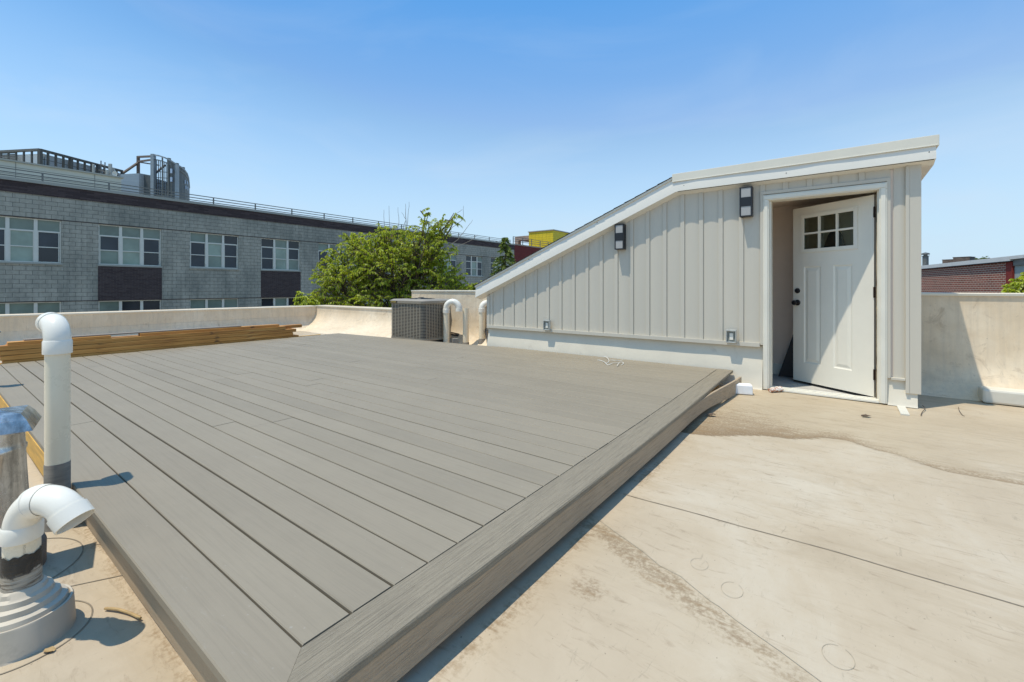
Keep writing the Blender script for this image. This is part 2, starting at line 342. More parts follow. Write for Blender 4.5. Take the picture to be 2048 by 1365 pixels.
# ------------------------------------------------------------------ mesh builder
class MB:
    def __init__(s): s.v = []; s.f = []; s.m = []; s.t = []; s.smooth = []
    def add(s, vs, fs, mi=0, tone=1.0, smooth=False):
        o = len(s.v); s.v += [tuple(p) for p in vs]
        for f in fs: s.f.append(tuple(o+i for i in f)); s.m.append(mi); s.t.append(tone); s.smooth.append(smooth)
        return s
    def box(s, a0, a1, b0, b1, z0, z1, mi=0, tone=1.0):
        vs = [(a0,b0,z0),(a1,b0,z0),(a1,b1,z0),(a0,b1,z0),(a0,b0,z1),(a1,b0,z1),(a1,b1,z1),(a0,b1,z1)]
        return s.add(vs, [(0,3,2,1),(4,5,6,7),(0,1,5,4),(1,2,6,5),(2,3,7,6),(3,0,4,7)], mi, tone)
    def extrude(s, poly, d, mi=0, tone=1.0):
        """poly list of 3D points, d extrusion vector"""
        n = len(poly); vs = [Vector(p) for p in poly] + [Vector(p)+Vector(d) for p in poly]
        fs = [tuple(range(n-1,-1,-1)), tuple(range(n,2*n))] + [(i,(i+1)%n,n+(i+1)%n,n+i) for i in range(n)]
        return s.add(vs, fs, mi, tone)
    def tube(s, pts, rad, seg=16, cap=True, mi=0, tone=1.0, smooth=True):
        pts = [Vector(p) for p in pts]; n = len(pts)
        if not isinstance(rad, (list, tuple)): rad = [rad]*n
        o = len(s.v); up = None
        for i, p in enumerate(pts):
            d = (pts[min(i+1,n-1)] - pts[max(i-1,0)])
            d = d.normalized() if d.length > 1e-9 else Vector((0,0,1))
            if up is None:
                up = d.orthogonal().normalized()
            up = (up - d*up.dot(d)); up = up.normalized() if up.length > 1e-6 else d.orthogonal().normalized()
            sd_ = d.cross(up)
            for k in range(seg):
                a = 2*pi*k/seg; s.v.append(tuple(p + (up*cos(a) + sd_*sin(a))*rad[i]))
        for i in range(n-1):
            for k in range(seg):
                a = o+i*seg+k; b = o+i*seg+(k+1)%seg
                s.f.append((a,b,b+seg,a+seg)); s.m.append(mi); s.t.append(tone); s.smooth.append(smooth)
        if cap:
            for base, rev in ((o, True), (o+(n-1)*seg, False)):
                idx = list(range(base, base+seg)); 
                if rev: idx.reverse()
                s.f.append(tuple(idx)); s.m.append(mi); s.t.append(tone); s.smooth.append(False)
        return s
    def lathe(s, c, prof, seg=32, mi=0, tone=1.0, smooth=True, wob=0.0):
        """prof: (r, z) pairs around vertical axis at c=(x,y)"""
        o = len(s.v); n = len(prof)
        for j, (r, z) in enumerate(prof):
            for k in range(seg):
                a = 2*pi*k/seg; rr = r + (wob*noise.noise(Vector((cos(a)*2, sin(a)*2, j*.9))) if wob else 0)
                s.v.append((c[0]+rr*cos(a), c[1]+rr*sin(a), z))
        for i in range(n-1):
            for k in range(seg):
                a = o+i*seg+k; b = o+i*seg+(k+1)%seg
                s.f.append((a,b,b+seg,a+seg)); s.m.append(mi); s.t.append(tone); s.smooth.append(smooth)
        return s
    def build(s, name, mats, parent=None, base=None, rot=None, bevel=0, label=None, seg=2, auto=True):
        """vertices are absolute in the thing's frame; subtract base"""
        if parent is not None and base is None: base = parent.get('_b', (0,0,0)); 
        base = base or (0,0,0)
        used = sorted({i for f in s.f for i in f}); rm = {o_: n_ for n_, o_ in enumerate(used)}
        if len(used) < len(s.v): s.v = [s.v[i] for i in used]; s.f = [tuple(rm[i] for i in f) for f in s.f]
        me = bpy.data.meshes.new(name)
        me.from_pydata([(x-base[0], y-base[1], z-base[2]) for x, y, z in s.v], [], s.f)
        if not isinstance(mats, (list, tuple)): mats = [mats]
        for m in mats: me.materials.append(m)
        me.polygons.foreach_set('material_index', s.m)
        me.polygons.foreach_set('use_smooth', s.smooth)
        at = me.attributes.new('tone', 'FLOAT', 'FACE'); at.data.foreach_set('value', s.t)
        me.update()
        if any(s.smooth): me.set_sharp_from_angle(angle=radians(38))
        o = bpy.data.objects.new(name, me); COL.objects.link(o)
        if parent is not None: o.parent = parent
        if label: o['label'] = label
        if bevel:
            md = o.modifiers.new('bevel', 'BEVEL'); md.width = bevel; md.segments = seg; md.limit_method = 'ANGLE'; md.angle_limit = radians(40)
            md.harden_normals = False
        return o

BASES = {}
def thing(name, label, cat, base, group=None, frame='st'):
    """Empty at base. frame 'st': base=(s,t,z), rotated to the st axes; frame 'w': world axes"""
    o = bpy.data.objects.new(name, None); COL.objects.link(o)
    o.empty_display_size = .2
    if frame == 'st': o.location = W(*base); o.rotation_euler = (0,0,ROT)
    else: o.location = base
    BASES[o.name] = tuple(base)
    o['label'] = label; o['category'] = cat
    if group: o['group'] = group
    return o
def part(mb, name, mats, parent, bevel=0, label=None, seg=2):
    return mb.build(name, mats, parent, base=BASES.get(parent.name) or BASES.get(parent.parent.name), bevel=bevel, label=label, seg=seg)
def solo(mb, name, mats, base, label=None, cat=None, group=None, kind=None, frame='st', bevel=0):
    o = mb.build(name, mats, None, base=base, bevel=bevel)
    if frame == 'st': o.location = W(*base); o.rotation_euler = (0,0,ROT)
    else: o.location = base
    if label: o['label'] = label
    if cat: o['category'] = cat
    if group: o['group'] = group
    if kind: o['kind'] = kind
    return o
def smooth(x, a, b):
    x = max(0.0, min(1.0, (x-a)/(b-a))); return x*x*(3-2*x)

ZG = -1.11      # roof surface
ZD = -0.93      # deck surface
ZS = -10.5      # street

# ------------------------------------------------------------------ setting: street ground and roof surface
mb = MB(); mb.add([(-900,-900,ZS),(900,-900,ZS),(900,900,ZS),(-900,900,ZS)], [(0,1,2,3)])
solo(mb, 'ground', M['asphalt'], (0,0,0), kind='structure', frame='w')

LAP = [(-3.2,3.62),(-2.2,3.66),(-1.4,3.70),(-.83,3.69),(-.53,3.69),(-.25,3.88),(0.0,4.02),(.35,3.80),(.91,3.49),(1.4,3.44)]   # (t, s) edge of upper lap
def lap_s(t):
    if t <= LAP[0][0]: return LAP[0][1]
    for (t0,s0),(t1,s1) in zip(LAP, LAP[1:]):
        if t <= t1:
            k = (t-t0)/(t1-t0); k = k*k*(3-2*k); return s0+(s1-s0)*k
    return LAP[-1][1]
# diagonal dirt ridge in the foreground, world XY
RID = [((u_-1024)/F*(1.11*F/(v_-575)), 1.11*F/(v_-575)) for u_, v_ in ((1165,1020),(1208,1050),(1231,1067),(1256,1084),(1287,1107),(1320,1135),(1361,1156),(1383,1175),(1419,1204),(1437,1215),(1468,1240),(1560,1305),(1640,1365),(1760,1460))]
def ridge(X, Y):
    """signed distance, positive on the left/near side"""
    best = 9; sg = 0
    for (x0,y0),(x1,y1) in zip(RID, RID[1:]):
        dx, dy = x1-x0, y1-y0; L2 = dx*dx+dy*dy
        k = max(0, min(1, ((X-x0)*dx+(Y-y0)*dy)/L2)); px, py = x0+k*dx, y0+k*dy
        d = math.hypot(X-px, Y-py)
        if d < best: best = d; sg = (X-px)*dy - (Y-py)*dx
    return best if sg < 0 else -best, 
def roof_fields(s, t):
    X, Y = s*CX+t*BX, s*CY+t*BY
    z = ZG + .004*noise.noise(Vector((s*1.1, t*1.1, 0))) + .0025*noise.noise(Vector((s*3.1, t*3.1, 5)))
    dirt = 0.0; warm = 0.0
    if t < 1.6:
        d = s - lap_s(t)
        if d > 0:
            z -= 0.004
            wgt = smooth(t, -.35, .15) * (1 - .35*smooth(t, .95, 1.5))
            dirt = max(dirt, math.exp(-d/(.14+.42*smooth(t,.1,.8))) * (.34 + .62*wgt))
            w2 = smooth(-t, .2, .5) * math.exp(-d/.09)
            dirt = max(dirt, w2*.75)
            warm = max(warm, (1 - smooth(d, .9, 2.2)*.2) * (.35 + .65*smooth(t, -1.6, .4)))
            warm = max(warm, .9*smooth(t,.0,.9)) 
        else:
            warm = max(warm, .3*math.exp(d/.25))
            z += 0.003
    dd = ridge(X, Y)[0]
    # left side of the ridge: dirt band; fades along its length
    along = smooth(Y, .9, 1.9)
    if dd < 0:
        g1 = math.exp(-((dd+.055)/.055)**2)
        dirt = max(dirt, g1*(.10+.42*along*smooth(2.12-Y, -.05, .12)))
        warm = max(warm, math.exp(dd/.17)*(.55+.45*along))
    # darker brown tight against the deck fascia
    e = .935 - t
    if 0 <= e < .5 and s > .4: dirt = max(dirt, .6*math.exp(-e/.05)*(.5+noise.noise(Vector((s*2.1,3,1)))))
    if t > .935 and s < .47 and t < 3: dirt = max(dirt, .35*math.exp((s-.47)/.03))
    r = math.hypot(X-.28, Y-1.62); dirt = max(dirt, .42*math.exp(-(r/.06)**2))
    return z, max(0, dirt), warm
def roof():
    vs = []; di = []; wa = []
    S = [-2.5+.10*i for i in range(20)] + [-.5+.04*i for i in range(0, 97)] + [3.38+.016*i for i in range(0, 44)] + [4.084+.045*i for i in range(0, 52)]
    T = [-6+.12*i for i in range(22)] + [-3.36+.045*i for i in range(0, 142)] + [3.03+.1*i for i in range(0, 85)]
    ns, nt_ = len(S), len(T)
    for t in T:
        for s in S:
            z, d, wv = roof_fields(s, t); vs.append((s, t, z)); di.append(d); wa.append(wv)
    fs = [(j*ns+i, j*ns+i+1, (j+1)*ns+i+1, (j+1)*ns+i) for j in range(nt_-1) for i in range(ns-1)]
    mb = MB(); mb.add(vs, fs, smooth=True)
    nv = len(vs)
    # membrane seams as thin sealant beads
    def bead(pts, w=.0035, h=.0022, mi=1):
        out = []
        for k in range(len(pts)-1):
            (s0,t0),(s1,t1) = pts[k], pts[k+1]; n = max(1, int(math.hypot(s1-s0,t1-t0)/.05))
            for q in range(n): out.append((s0+(s1-s0)*q/n, t0+(t1-t0)*q/n))
        out.append(pts[-1]); vv = []; 
        for i,(s,t) in enumerate(out):
            a = out[max(0,i-1)]; b = out[min(len(out)-1,i+1)]
            dx, dy = b[0]-a[0], b[1]-a[1]; L = math.hypot(dx,dy) or 1; nx, ny = -dy/L*w, dx/L*w
            j = .0025*noise.noise(Vector((s*4,t*4,9)))
            z = roof_fields(s,t)[0] + h
            vv += [(s+nx+j,t+ny+j,z),(s-nx+j,t-ny+j,z)]
        n = len(out)
        mb.add(vv, [(2*i,2*i+1,2*i+3,2*i+2) for i in range(n-1)], mi)
    bead([(2.25,.93),(2.27,.4),(2.29,.0),(2.28,-.5),(2.31,-1.2),(2.32,-3.2)], .0028)
    bead([(lap_s(1.2+.05*-i)-.002, 1.2+.05*-i) for i in range(0, 84)], .0016)
    RP = [ST(x,y) for x,y in RID]; bead(RP, .0010, .0022, 3)
    for (u_,v_,r_) in ((1399,1132,.040),(1464,1183,.045),(1676,1315,.050)):
        y_ = 1.11*F/(v_-575); x_ = (u_-1024)/F*y_; c_ = ST(x_, y_)
        bead([(c_[0]+r_*cos(a*pi/14), c_[1]+r_*.8*sin(a*pi/14)) for a in range(27)], .0006, .0018, 3)
    # circular membrane targets around the pipe boots
    for (x,y,r) in ((-1.554,1.40,.162),(-2.0,1.70,.25)):
        c = ST(x,y); P = [(c[0]+r*cos(a*pi/30), c[1]+r*sin(a*pi/30)) for a in range(61)]
        P = [(p[0], p[1]) for p in P]
        bead(P, .0022)
    bead([ST(-1.72,1.60), ST(-1.45,1.72)], .0022); bead([ST(-1.80,1.90), ST(-1.52,1.98)], .002)
    # white patch by the corner board and thin membrane flap
    mb.box(5.12,5.46,-.485,-.425,ZG-.004,ZG+.007,2)
    o = solo(mb, 'flat_roof', [M['roof'], M['seam'], M['patchwhite'], M['scuff']], (0,0,0), kind='structure')
    n_all = len(o.data.vertices)
    a = o.data.attributes.new('dirt','FLOAT','POINT'); a.data.foreach_set('value', di + [0.0]*(n_all-nv))
    a = o.data.attributes.new('warm','FLOAT','POINT'); a.data.foreach_set('value', wa + [0.0]*(n_all-nv))
roof()

# ------------------------------------------------------------------ parapets
def parapet_profile(face, top, base_z, cant, thick, d=1):
    """(offset into wall positive, z) from floor inwards"""
    pts = []
    for k in range(9):
        a = k/8; x = -cant*(1-a)**1.7; z = ZG + (base_z-ZG)*a**1.5
        pts.append((face+x, z-.002 if k == 0 else z))
    pts += [(face+.004, base_z+.02), (face+.004, top-.028), (face-.012, top-.025), (face-.016, top-.003), (face-.012, top), (face+thick, top+.004), (face+thick, ZS)]
    return pts
def parapet(name, label, axis, face, a0, a1, top, base_z, cant, thick=.3, n=40, top2=None):
    prof = parapet_profile(face, top, base_z, cant, thick)
    base = (face, a0, ZG) if axis == 's' else (a0, face, ZG)
    th = thing(name, label, 'parapet wall', base)
    mb = MB(); vs = []; m_ = len(prof)
    for i in range(n+1):
        a = a0 + (a1-a0)*i/n
        for j, (p, z) in enumerate(prof):
            if top2 is not None and z > base_z: z = z + (top2-top)*i/n
            wv = .007*noise.noise(Vector((a*1.3, z*3, face))) if 0 < j < m_-2 else 0
            if j >= 10: wv *= .35
            vs.append((p+wv, a, z+(wv*.4 if j < 9 else 0)) if axis == 's' else (a, p+wv, z+(wv*.4 if j < 9 else 0)))
    fs = []
    for i in range(n):
        for j in range(m_-1):
            q = (i*m_+j, i*m_+j+1, (i+1)*m_+j+1, (i+1)*m_+j)
            fs.append(q if axis == 't' else q[::-1])
    k = 10*1
    low = [f for f in fs if (f[0] % m_) in range(0, 10) or True]
    body = [f for i, f in enumerate(fs) if (i % (m_-1)) not in (10,11,12)]
    cop = [f for i, f in enumerate(fs) if (i % (m_-1)) in (10,11,12)]
    mb.add(vs, body, smooth=False)
    # end caps
    mb.f.append(tuple(range(m_)) ); mb.m.append(0); mb.t.append(1); mb.smooth.append(False)
    mb.f.append(tuple(range(n*m_, (n+1)*m_))[::-1]); mb.m.append(0); mb.t.append(1); mb.smooth.append(False)
    for i in range(len(mb.smooth)): mb.smooth[i] = (len(mb.f[i]) == 4 and (mb.f[i][0] % m_) < 9)
    part(mb, 'wall_face', M['membrane_wall'], th)
    mc = MB(); mc.add(vs, cop); part(mc, 'coping_edge', M['cap'], th)
    return th
parapet('parapet', 'cream membrane parapet beside the open door at the right edge, part of it in shade', 's', 6.42, -7.0, -.60, -.062, -.70, .24)
parapet('parapet', 'tall stub of cream parapet behind the air conditioner and the white pipes', 's', 6.42, 4.60, 7.50, -.065, -.70, .24)
parapet('parapet', 'low cream parapet with a broad sloped foot left of the air conditioner', 's', 6.42, 7.515, 11.36, -.49, -.66, .62, n=40)
parapet('parapet', 'long low cream parapet behind the lumber stack, facing the grey school', 't', 11.36, -4.0, 6.42, -.447, -.76, .30, top2=-.50, n=70)
mb = MB(); mb.box(6.10,6.30,-3.6,-1.10,ZG,ZG+.135)
solo(mb, 'membrane_curb', M['patchwhite'], (6.2,-1.1,ZG), 'low white wrapped curb lying along the foot of the right parapet', 'curb', bevel=.02)

# ------------------------------------------------------------------ deck
deck = thing('roof_deck', 'low taupe composite roof deck with a grained border board', 'deck', (.436,.96,ZG))
def border_t(s):    # slight bow of the outer front edge
    return .962 - .022*sin(pi*min(1,max(0,(s-.6)/4.6)))
def inner_t(s): return 1.118 - .010*sin(pi*min(1,max(0,(s-.6)/4.6)))
def sback(t): return 5.445 if t < 4.58 else 5.38 - (t-4.58)*.085
mb = MB(); random.seed(3)
s = .597; row = 0
while s < 5.42:
    wd = .1370; s1 = s+wd
    t0 = inner_t(s+.07)+.004
    joints = [t0]; first = t0 + random.choice([2.1,3.0,3.9,4.8]) + random.uniform(-.2,.2)
    joints.append(min(first, 8.0)); 
    if first + 3.6 < 8.0: joints.append(first+3.66)
    joints.append(8.15 + random.uniform(-.004,.004))
    for a, b in zip(joints, joints[1:]):
        if b-a < .05: continue
        dz = random.uniform(-.0014,.0014); dz2 = random.uniform(-.0014,.0014)
        tone = random.uniform(.955,1.04)
        tc = b - .0012
        e0a, e0b = min(s1, sback(a)), min(s1, sback(tc))
        if e0b - s < .01: 
            # the board runs out along the tapered back edge
            tt = 4.58 + (5.38-s-.012)/.085
            if tt <= a+.1: continue
            tc = min(tc, tt); e0b = max(s+.01, min(s1, sback(tc)))
        wob = random.uniform(-.0012,.0012)
        ns = 6; top = []; 
        vs = []; fs = []
        for i in range(ns+1):
            k = i/ns; t_ = a+(tc-a)*k; e = min(s1, sback(t_)) if e0b < s1 or e0a < s1 else s1
            wv = wob*sin(pi*k)
            zt = ZD + dz*(1-k) + dz2*k
            vs += [(s+.0+wv, t_, zt-.024),(s+wv, t_, zt-.003),(s+.003+wv, t_, zt),(e-.003+wv, t_, zt),(e+wv, t_, zt-.003),(e+wv, t_, zt-.024)]
        for i in range(ns):
            for j in range(5):
                fs.append((i*6+j, i*6+j+1, (i+1)*6+j+1, (i+1)*6+j)[::-1])
        fs.append((0,1,2,3,4,5)); fs.append(tuple(ns*6+q for q in (5,4,3,2,1,0)))
        mb.add(vs, fs, 0, tone)
    gap = random.choice([.0055,.006,.007,.008]) if row > 3 else [.0085,.010,.006,.006][row]
    s = s1 + gap; row += 1
part(mb, 'deck_boards', M['plank'], deck)
# left border board (runs along t)
mb = MB()
def strip_t(mb, s0, s1, ta, tb, zt, th, mitre, tone=1.0, n=8, mi=0):
    vs = []; fs = []
    for i in range(n+1):
        k = i/n
        def tt(sv): return (ta + (mitre*(sv-s0))*(1-k)) + (tb-ta)*k
        vs += [(s0,tt(s0),zt-th),(s0,tt(s0),zt-.004),(s0+.004,tt(s0+.004),zt),(s1-.003,tt(s1-.003),zt),(s1,tt(s1),zt-.003),(s1,tt(s1),zt-th)]
    for i in range(n):
        for j in range(6): fs.append((i*6+j, i*6+(j+1)%6, (i+1)*6+(j+1)%6, (i+1)*6+j)[::-1])
    fs.append((0,1,2,3,4,5)); fs.append(tuple(n*6+q for q in (5,4,3,2,1,0)))
    mb.add(vs, fs, mi, tone)
strip_t(mb, .436, .592, .962, 4.55, ZD, .026, 1.0, .99)
strip_t(mb, .436, .592, 4.553, 8.15, ZD-.001, .026, 0.0, 1.03)
part(mb, 'border_board', M['plank_border'], deck, label='smooth left border board')
# front border board (runs along s)
mb = MB(); vs = []; fs = []; n = 40
for i in range(n+1):
    k = i/n
    def ss(tv): return (.4375 + (tv-.962)*(1-k)*1.0) + (5.45-.4375)*k
    sm = .44+(5.42-.44)*k; o_, i_ = border_t(sm), inner_t(sm)
    zz = ZD + .001
    vs += [(ss(o_),o_,zz-.027),(ss(o_),o_,zz-.008),(ss(o_+.003),o_+.003,zz-.002),(ss(o_+.009),o_+.009,zz),(ss(i_-.003),i_-.003,zz),(ss(i_),i_,zz-.003),(ss(i_),i_,zz-.027)]
for i in range(n):
    for j in range(7): fs.append((i*7+j, i*7+(j+1)%7, (i+1)*7+(j+1)%7, (i+1)*7+j))
fs.append((6,5,4,3,2,1,0)); fs.append(tuple(n*7+q for q in range(7)))
mb.add(vs, fs); part(mb, 'border_board', M['plank_front'], deck, label='wood-grained front border board')
# front fascia with its peeling far end
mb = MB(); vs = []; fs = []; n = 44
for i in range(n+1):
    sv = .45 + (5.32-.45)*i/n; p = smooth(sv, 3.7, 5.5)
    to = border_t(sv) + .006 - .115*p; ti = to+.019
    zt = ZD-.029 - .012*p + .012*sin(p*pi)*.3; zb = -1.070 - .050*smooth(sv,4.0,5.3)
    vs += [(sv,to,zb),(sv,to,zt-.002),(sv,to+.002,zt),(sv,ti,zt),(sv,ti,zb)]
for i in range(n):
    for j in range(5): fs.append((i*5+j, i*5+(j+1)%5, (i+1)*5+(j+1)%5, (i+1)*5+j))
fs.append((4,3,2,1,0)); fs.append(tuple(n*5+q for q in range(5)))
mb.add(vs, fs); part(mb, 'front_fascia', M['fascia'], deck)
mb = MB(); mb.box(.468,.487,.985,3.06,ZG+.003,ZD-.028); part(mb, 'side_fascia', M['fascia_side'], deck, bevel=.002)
# timber framing
mb = MB()
mb.box(.50,.54,1.03,8.55,ZG+.012,ZD-.028); mb.box(.432,.470,3.07,8.56,ZG+.015,ZD-.029)
mb.box(.56,2.28,1.012,1.05,-1.094,ZD-.03); mb.box(2.5,3.55,1.012,1.05,-1.078,ZD-.03); mb.box(3.6,4.3,1.02,1.05,-1.088,ZD-.03)
mb.box(.54,5.30,1.08,1.12,ZG+.012,ZD-.032)
for k in range(19):
    t_ = 1.12+.4*k+.02
    if t_+.04 < 8.6: mb.box(.545,(5.25 if t_ < 8.2 else 4.9),t_,t_+.038,ZG+.012,ZD-.030)
mb.box(.545,4.9,8.50,8.54,ZG+.012,ZD-.030)
part(mb, 'timber_frame', M['joist'], deck, bevel=.002)

# ------------------------------------------------------------------ stair bulkhead
S0 = 5.50
TL, TR, TK = 4.58, -.594, 1.525     # left corner, right corner, knee (siding)
ZT = 1.117; SL = .411
def ztop(t): return ZT if t <= TK else ZT - SL*(t-TK)
bh = thing('stair_bulkhead', 'grey board-and-batten stair bulkhead with sloped roof, white trim and open white door', 'building', (S0,TL,ZG))
# front siding: one mesh, bowed panels and battens
mb = MB()
bat = [4.510-.2117*k for k in range(0, 24)]   # batten left edges run down to t
BW = .046
def column(t_hi, t_lo, proud, z0, bow, segs):
    vs = []; fs = []
    for i in range(segs+1):
        k = i/segs; t = t_hi+(t_lo-t_hi)*k
        sv = S0 - proud - bow*sin(pi*k)
        vs += [(sv,t,z0),(sv,t,ztop(t)+.02)]
    for i in range(segs): fs.append((2*i,2*i+1,2*i+3,2*i+2)[::-1])
    mb.add(vs, fs, smooth=(bow > 0))
DL, DR = .700, -.385       # outside of the siding channel round the door
DTOP = 1.035
def face_cols(ta, tb, z0):
    """fill siding between ta (left, larger) and tb with panels/battens"""
    edges = [ta]; segs_ = []
    cur = ta
    for b0 in bat:
        b1 = b0-BW
        if b0 >= ta or b1 <= tb:
            if b1 < ta and b0 >= ta: cur = b1 if b1 > tb else tb
            continue
        if cur-b0 > .004: segs_.append((cur,b0,'p'))
        segs_.append((b0,b1,'b')); cur = b1
    if cur - tb > .004: segs_.append((cur,tb,'p'))
    for a, b, k in segs_:
        if k == 'p':
            # split at the knee so the top follows the rake
            column(a, b, 0.0, z0, .0065, 8)
        else:
            column(a, b, .013, z0, 0, 1)
            for tq in (a, b):
                q = [(S0+.002,tq,z0),(S0-.013,tq,z0),(S0-.013,tq,ztop(tq)+.02),(S0+.002,tq,ztop(tq)+.02)]
                mb.add(q, [(0,1,2,3)] if tq == a else [(3,2,1,0)])
face_cols(TL-.05, DL, -.615)
face_cols(DL, DR, DTOP)
face_cols(DR, TR+.10, -.855)
part(mb, 'siding', M['siding'], bh)
# corner boards, starter trim and J-channel in siding colour
mb = MB()
mb.box(S0-.022,S0+.10,TR-.004,TR+.105,-.985,ztop(0)+.015); mb.box(S0-.028,S0-.0215,TR+.078,TR+.105,-.985,ztop(0)+.01)
part(mb, 'corner_board', M['siding'], bh, bevel=.004)
mb = MB(); mb.box(S0-.018,S0+.10,TL-.058,TL+.004,-.66,ztop(TL)+.0)
part(mb, 'corner_board', M['siding'], bh, bevel=.004)
mb = MB()
mb.box(S0-.034,S0+.004,DL+.002,TL-.02,-.640,-.612); mb.box(S0-.040,S0-.028,DL+.002,TL-.02,-.652,-.606)
mb.box(S0-.03,S0+.004,TR+.107,DR-.002,-.872,-.850)
part(mb, 'drip_flashing', M['siding'], bh, bevel=.002)
mb = MB()
for (a,b,z0,z1) in ((DL,DL-.03,-.63,DTOP+.0),(DR+.03,DR,-.86,DTOP+.0)):
    mb.box(S0-.020,S0+.005,b,a,z0,z1)
mb.box(S0-.021,S0+.005,DR-.001,DL+.001,DTOP-.03,DTOP+.004)
part(mb, 'siding_channel', M['siding'], bh, bevel=.003)
# wall core with the door opening (t -.30..  .61) and interior
HL, HR, HT = .614, -.300, .935
mb = MB()
mb.extrude([(S0+.006,HL+.03,-.62),(S0+.006,TL-.01,-.62),(S0+.006,TL-.01,ztop(TL-.01)),(S0+.006,TK,ZT),(S0+.006,HL+.03,ZT)], (.11,0,0))
mb.box(S0+.006,S0+.116,TR+.006,HR-.03,-.87,ZT); mb.box(S0+.006,S0+.116,HR-.028,HL+.028,HT+.03,ZT-.002)
# left end wall, right end wall, back wall
mb.box(S0+.118,6.62,TL-.12,TL-.012,ZG,ztop(TL)-.01)
mb.box(S0+.118,6.62,TR+.006,TR+.10,ZG,ZT-.004)
mb.extrude([(6.52,TR+.102,ZG),(6.52,TL-.122,ZG),(6.52,TL-.122,ztop(TL-.12)),(6.52,TK,ZT-.003),(6.52,TR+.102,ZT-.003)], (.10,0,0))
part(mb, 'wall_core', M['interior'], bh)
mb = MB()
mb.box(S0+.12,6.64,TR-.004,TR+.004,-.86,ZT); part(mb, 'end_siding', M['siding'], bh)
# curb below siding
mb = MB()
def curb(ta, tb, ztopc, n=24, sh=0.0):
    prof = [(S0+.02,ztopc),(S0+.015,ztopc-.05),(S0-.008,-.82),(S0-.030,-.93),(S0-.040,-1.085),(S0-.055,ZG-.002),(S0+.116,ZG-.002),(S0+.116,ztopc)]
    vs = []; fs = []; m_ = len(prof)
    for i in range(n+1):
        t = ta+(tb-ta)*i/n
        for j,(p,z) in enumerate(prof):
            wv = .006*noise.noise(Vector((t*2.2,z*5,2))) if 0 < j < 5 else 0
            vs.append((p+wv+sh,t,z))
    for i in range(n):
        for j in range(m_): fs.append((i*m_+j, i*m_+(j+1)%m_, (i+1)*m_+(j+1)%m_, (i+1)*m_+j))
    fs.append(tuple(range(m_))); fs.append(tuple(range(n*m_,(n+1)*m_))[::-1]); mb.add(vs, fs)
    for i in range(len(mb.smooth)): mb.smooth[i] = len(mb.f[i]) == 4 and (mb.f[i][0] % m_) < 5
curb(TL-.012, HL+.062, -.64); curb(HR-.062, TR+.02, -.868, 6, .026)
part(mb, 'roof_curb', M['curbwhite'], bh)
# door frame (brick mould + jambs + threshold)
mb = MB()
for (a0,a1) in ((HL,HL+.058),(HR-.060,HR)):
    mb.box(S0-.026,S0+.008,a0,a1,ZG+.004,HT+.0)
    q = a0 if a0 == HL else a1
    mb.box(S0-.034,S0-.0265,a0+.012,a1-.012,ZG+.006,HT+.01)
mb.box(S0-.027,S0+.008,HR-.060,HL+.058,HT+.001,HT+.062); mb.box(S0-.035,S0-.0275,HR-.048,HL+.046,HT+.012,HT+.050)
mb.box(S0+.009,S0+.125,HL-.016,HL+.012,ZG+.012,HT-.001); mb.box(S0+.009,S0+.10,HR-.012,HR+.012,ZG+.012,HT-.001); mb.box(S0+.009,S0+.125,HR-.012,HL+.012,HT-.001,HT+.02)
frm = part(mb, 'door_frame', M['frame'], bh, bevel=.003)
mb = MB(); mb.box(S0-.028,S0+.13,HR+.001,HL-.001,ZG+.002,ZG+.022); mb.box(S0-.01,S0+.02,HR+.001,HL-.001,ZG+.0225,ZG+.030); mb.box(S0+.05,S0+.07,HR+.001,HL-.001,ZG+.0225,ZG+.034)
part(mb, 'threshold', M['frame'], frm, bevel=.003)
mb = MB(); mb.box(S0+.035,S0+.099,HR+.0125,HR+.018,ZG+.036,HT-.003); part(mb, 'worn_jamb_edge', M['rough_wood'], frm)
# interior floor, ceiling
mb = MB(); mb.box(S0+.132,6.518,-.49,1.25,ZG-.05,ZG+.004); part(mb, 'landing_floor', M['tile'], bh)
mb = MB(); mb.box(S0+.118,6.518,TR+.102,1.5,ZT-.10,ZT-.05); part(mb, 'ceiling', M['interior'], bh)
mb = MB(); mb.box(6.505,6.519,-.4,1.6,ZG+.005,ZG+.14); part(mb, 'baseboard', M['frame'], bh)
# door leaf, hinged at HR, swung inwards
hs, ht = 5.612, -.268
dang = math.atan2(6.116-5.614, .413+.295)     # angle from the t axis towards +s
DWID, DTH = .868, .044
dt_, ds_ = cos(dang), sin(dang)
def D(x, y, z):     # x along leaf from hinge, y outwards (towards camera side), z
    return (hs + x*ds_ - y*dt_, ht + x*dt_ + y*ds_, z)
def dbox(mb, x0,x1,y0,y1,z0,z1, mi=0):
    vs = [D(*p) for p in ((x0,y0,z0),(x1,y0,z0),(x1,y1,z0),(x0,y1,z0),(x0,y0,z1),(x1,y0,z1),(x1,y1,z1),(x0,y1,z1))]
    mb.add(vs, [(0,3,2,1),(4,5,6,7),(0,1,5,4),(1,2,6,5),(2,3,7,6),(3,0,4,7)], mi)
dz0, dz1 = -1.078, .912
GX0, GX1, GZ0, GZ1 = .165, .750, .41, .805
P1 = (.205,.400,-.86,.235); P2 = (.537,.735,-.86,.235)
mb = MB()
xs = sorted({0,DWID,GX0,GX1,P1[0],P1[1],P2[0],P2[1]}); zs = [dz0,P1[2],P1[3],GZ0,GZ1,dz1]
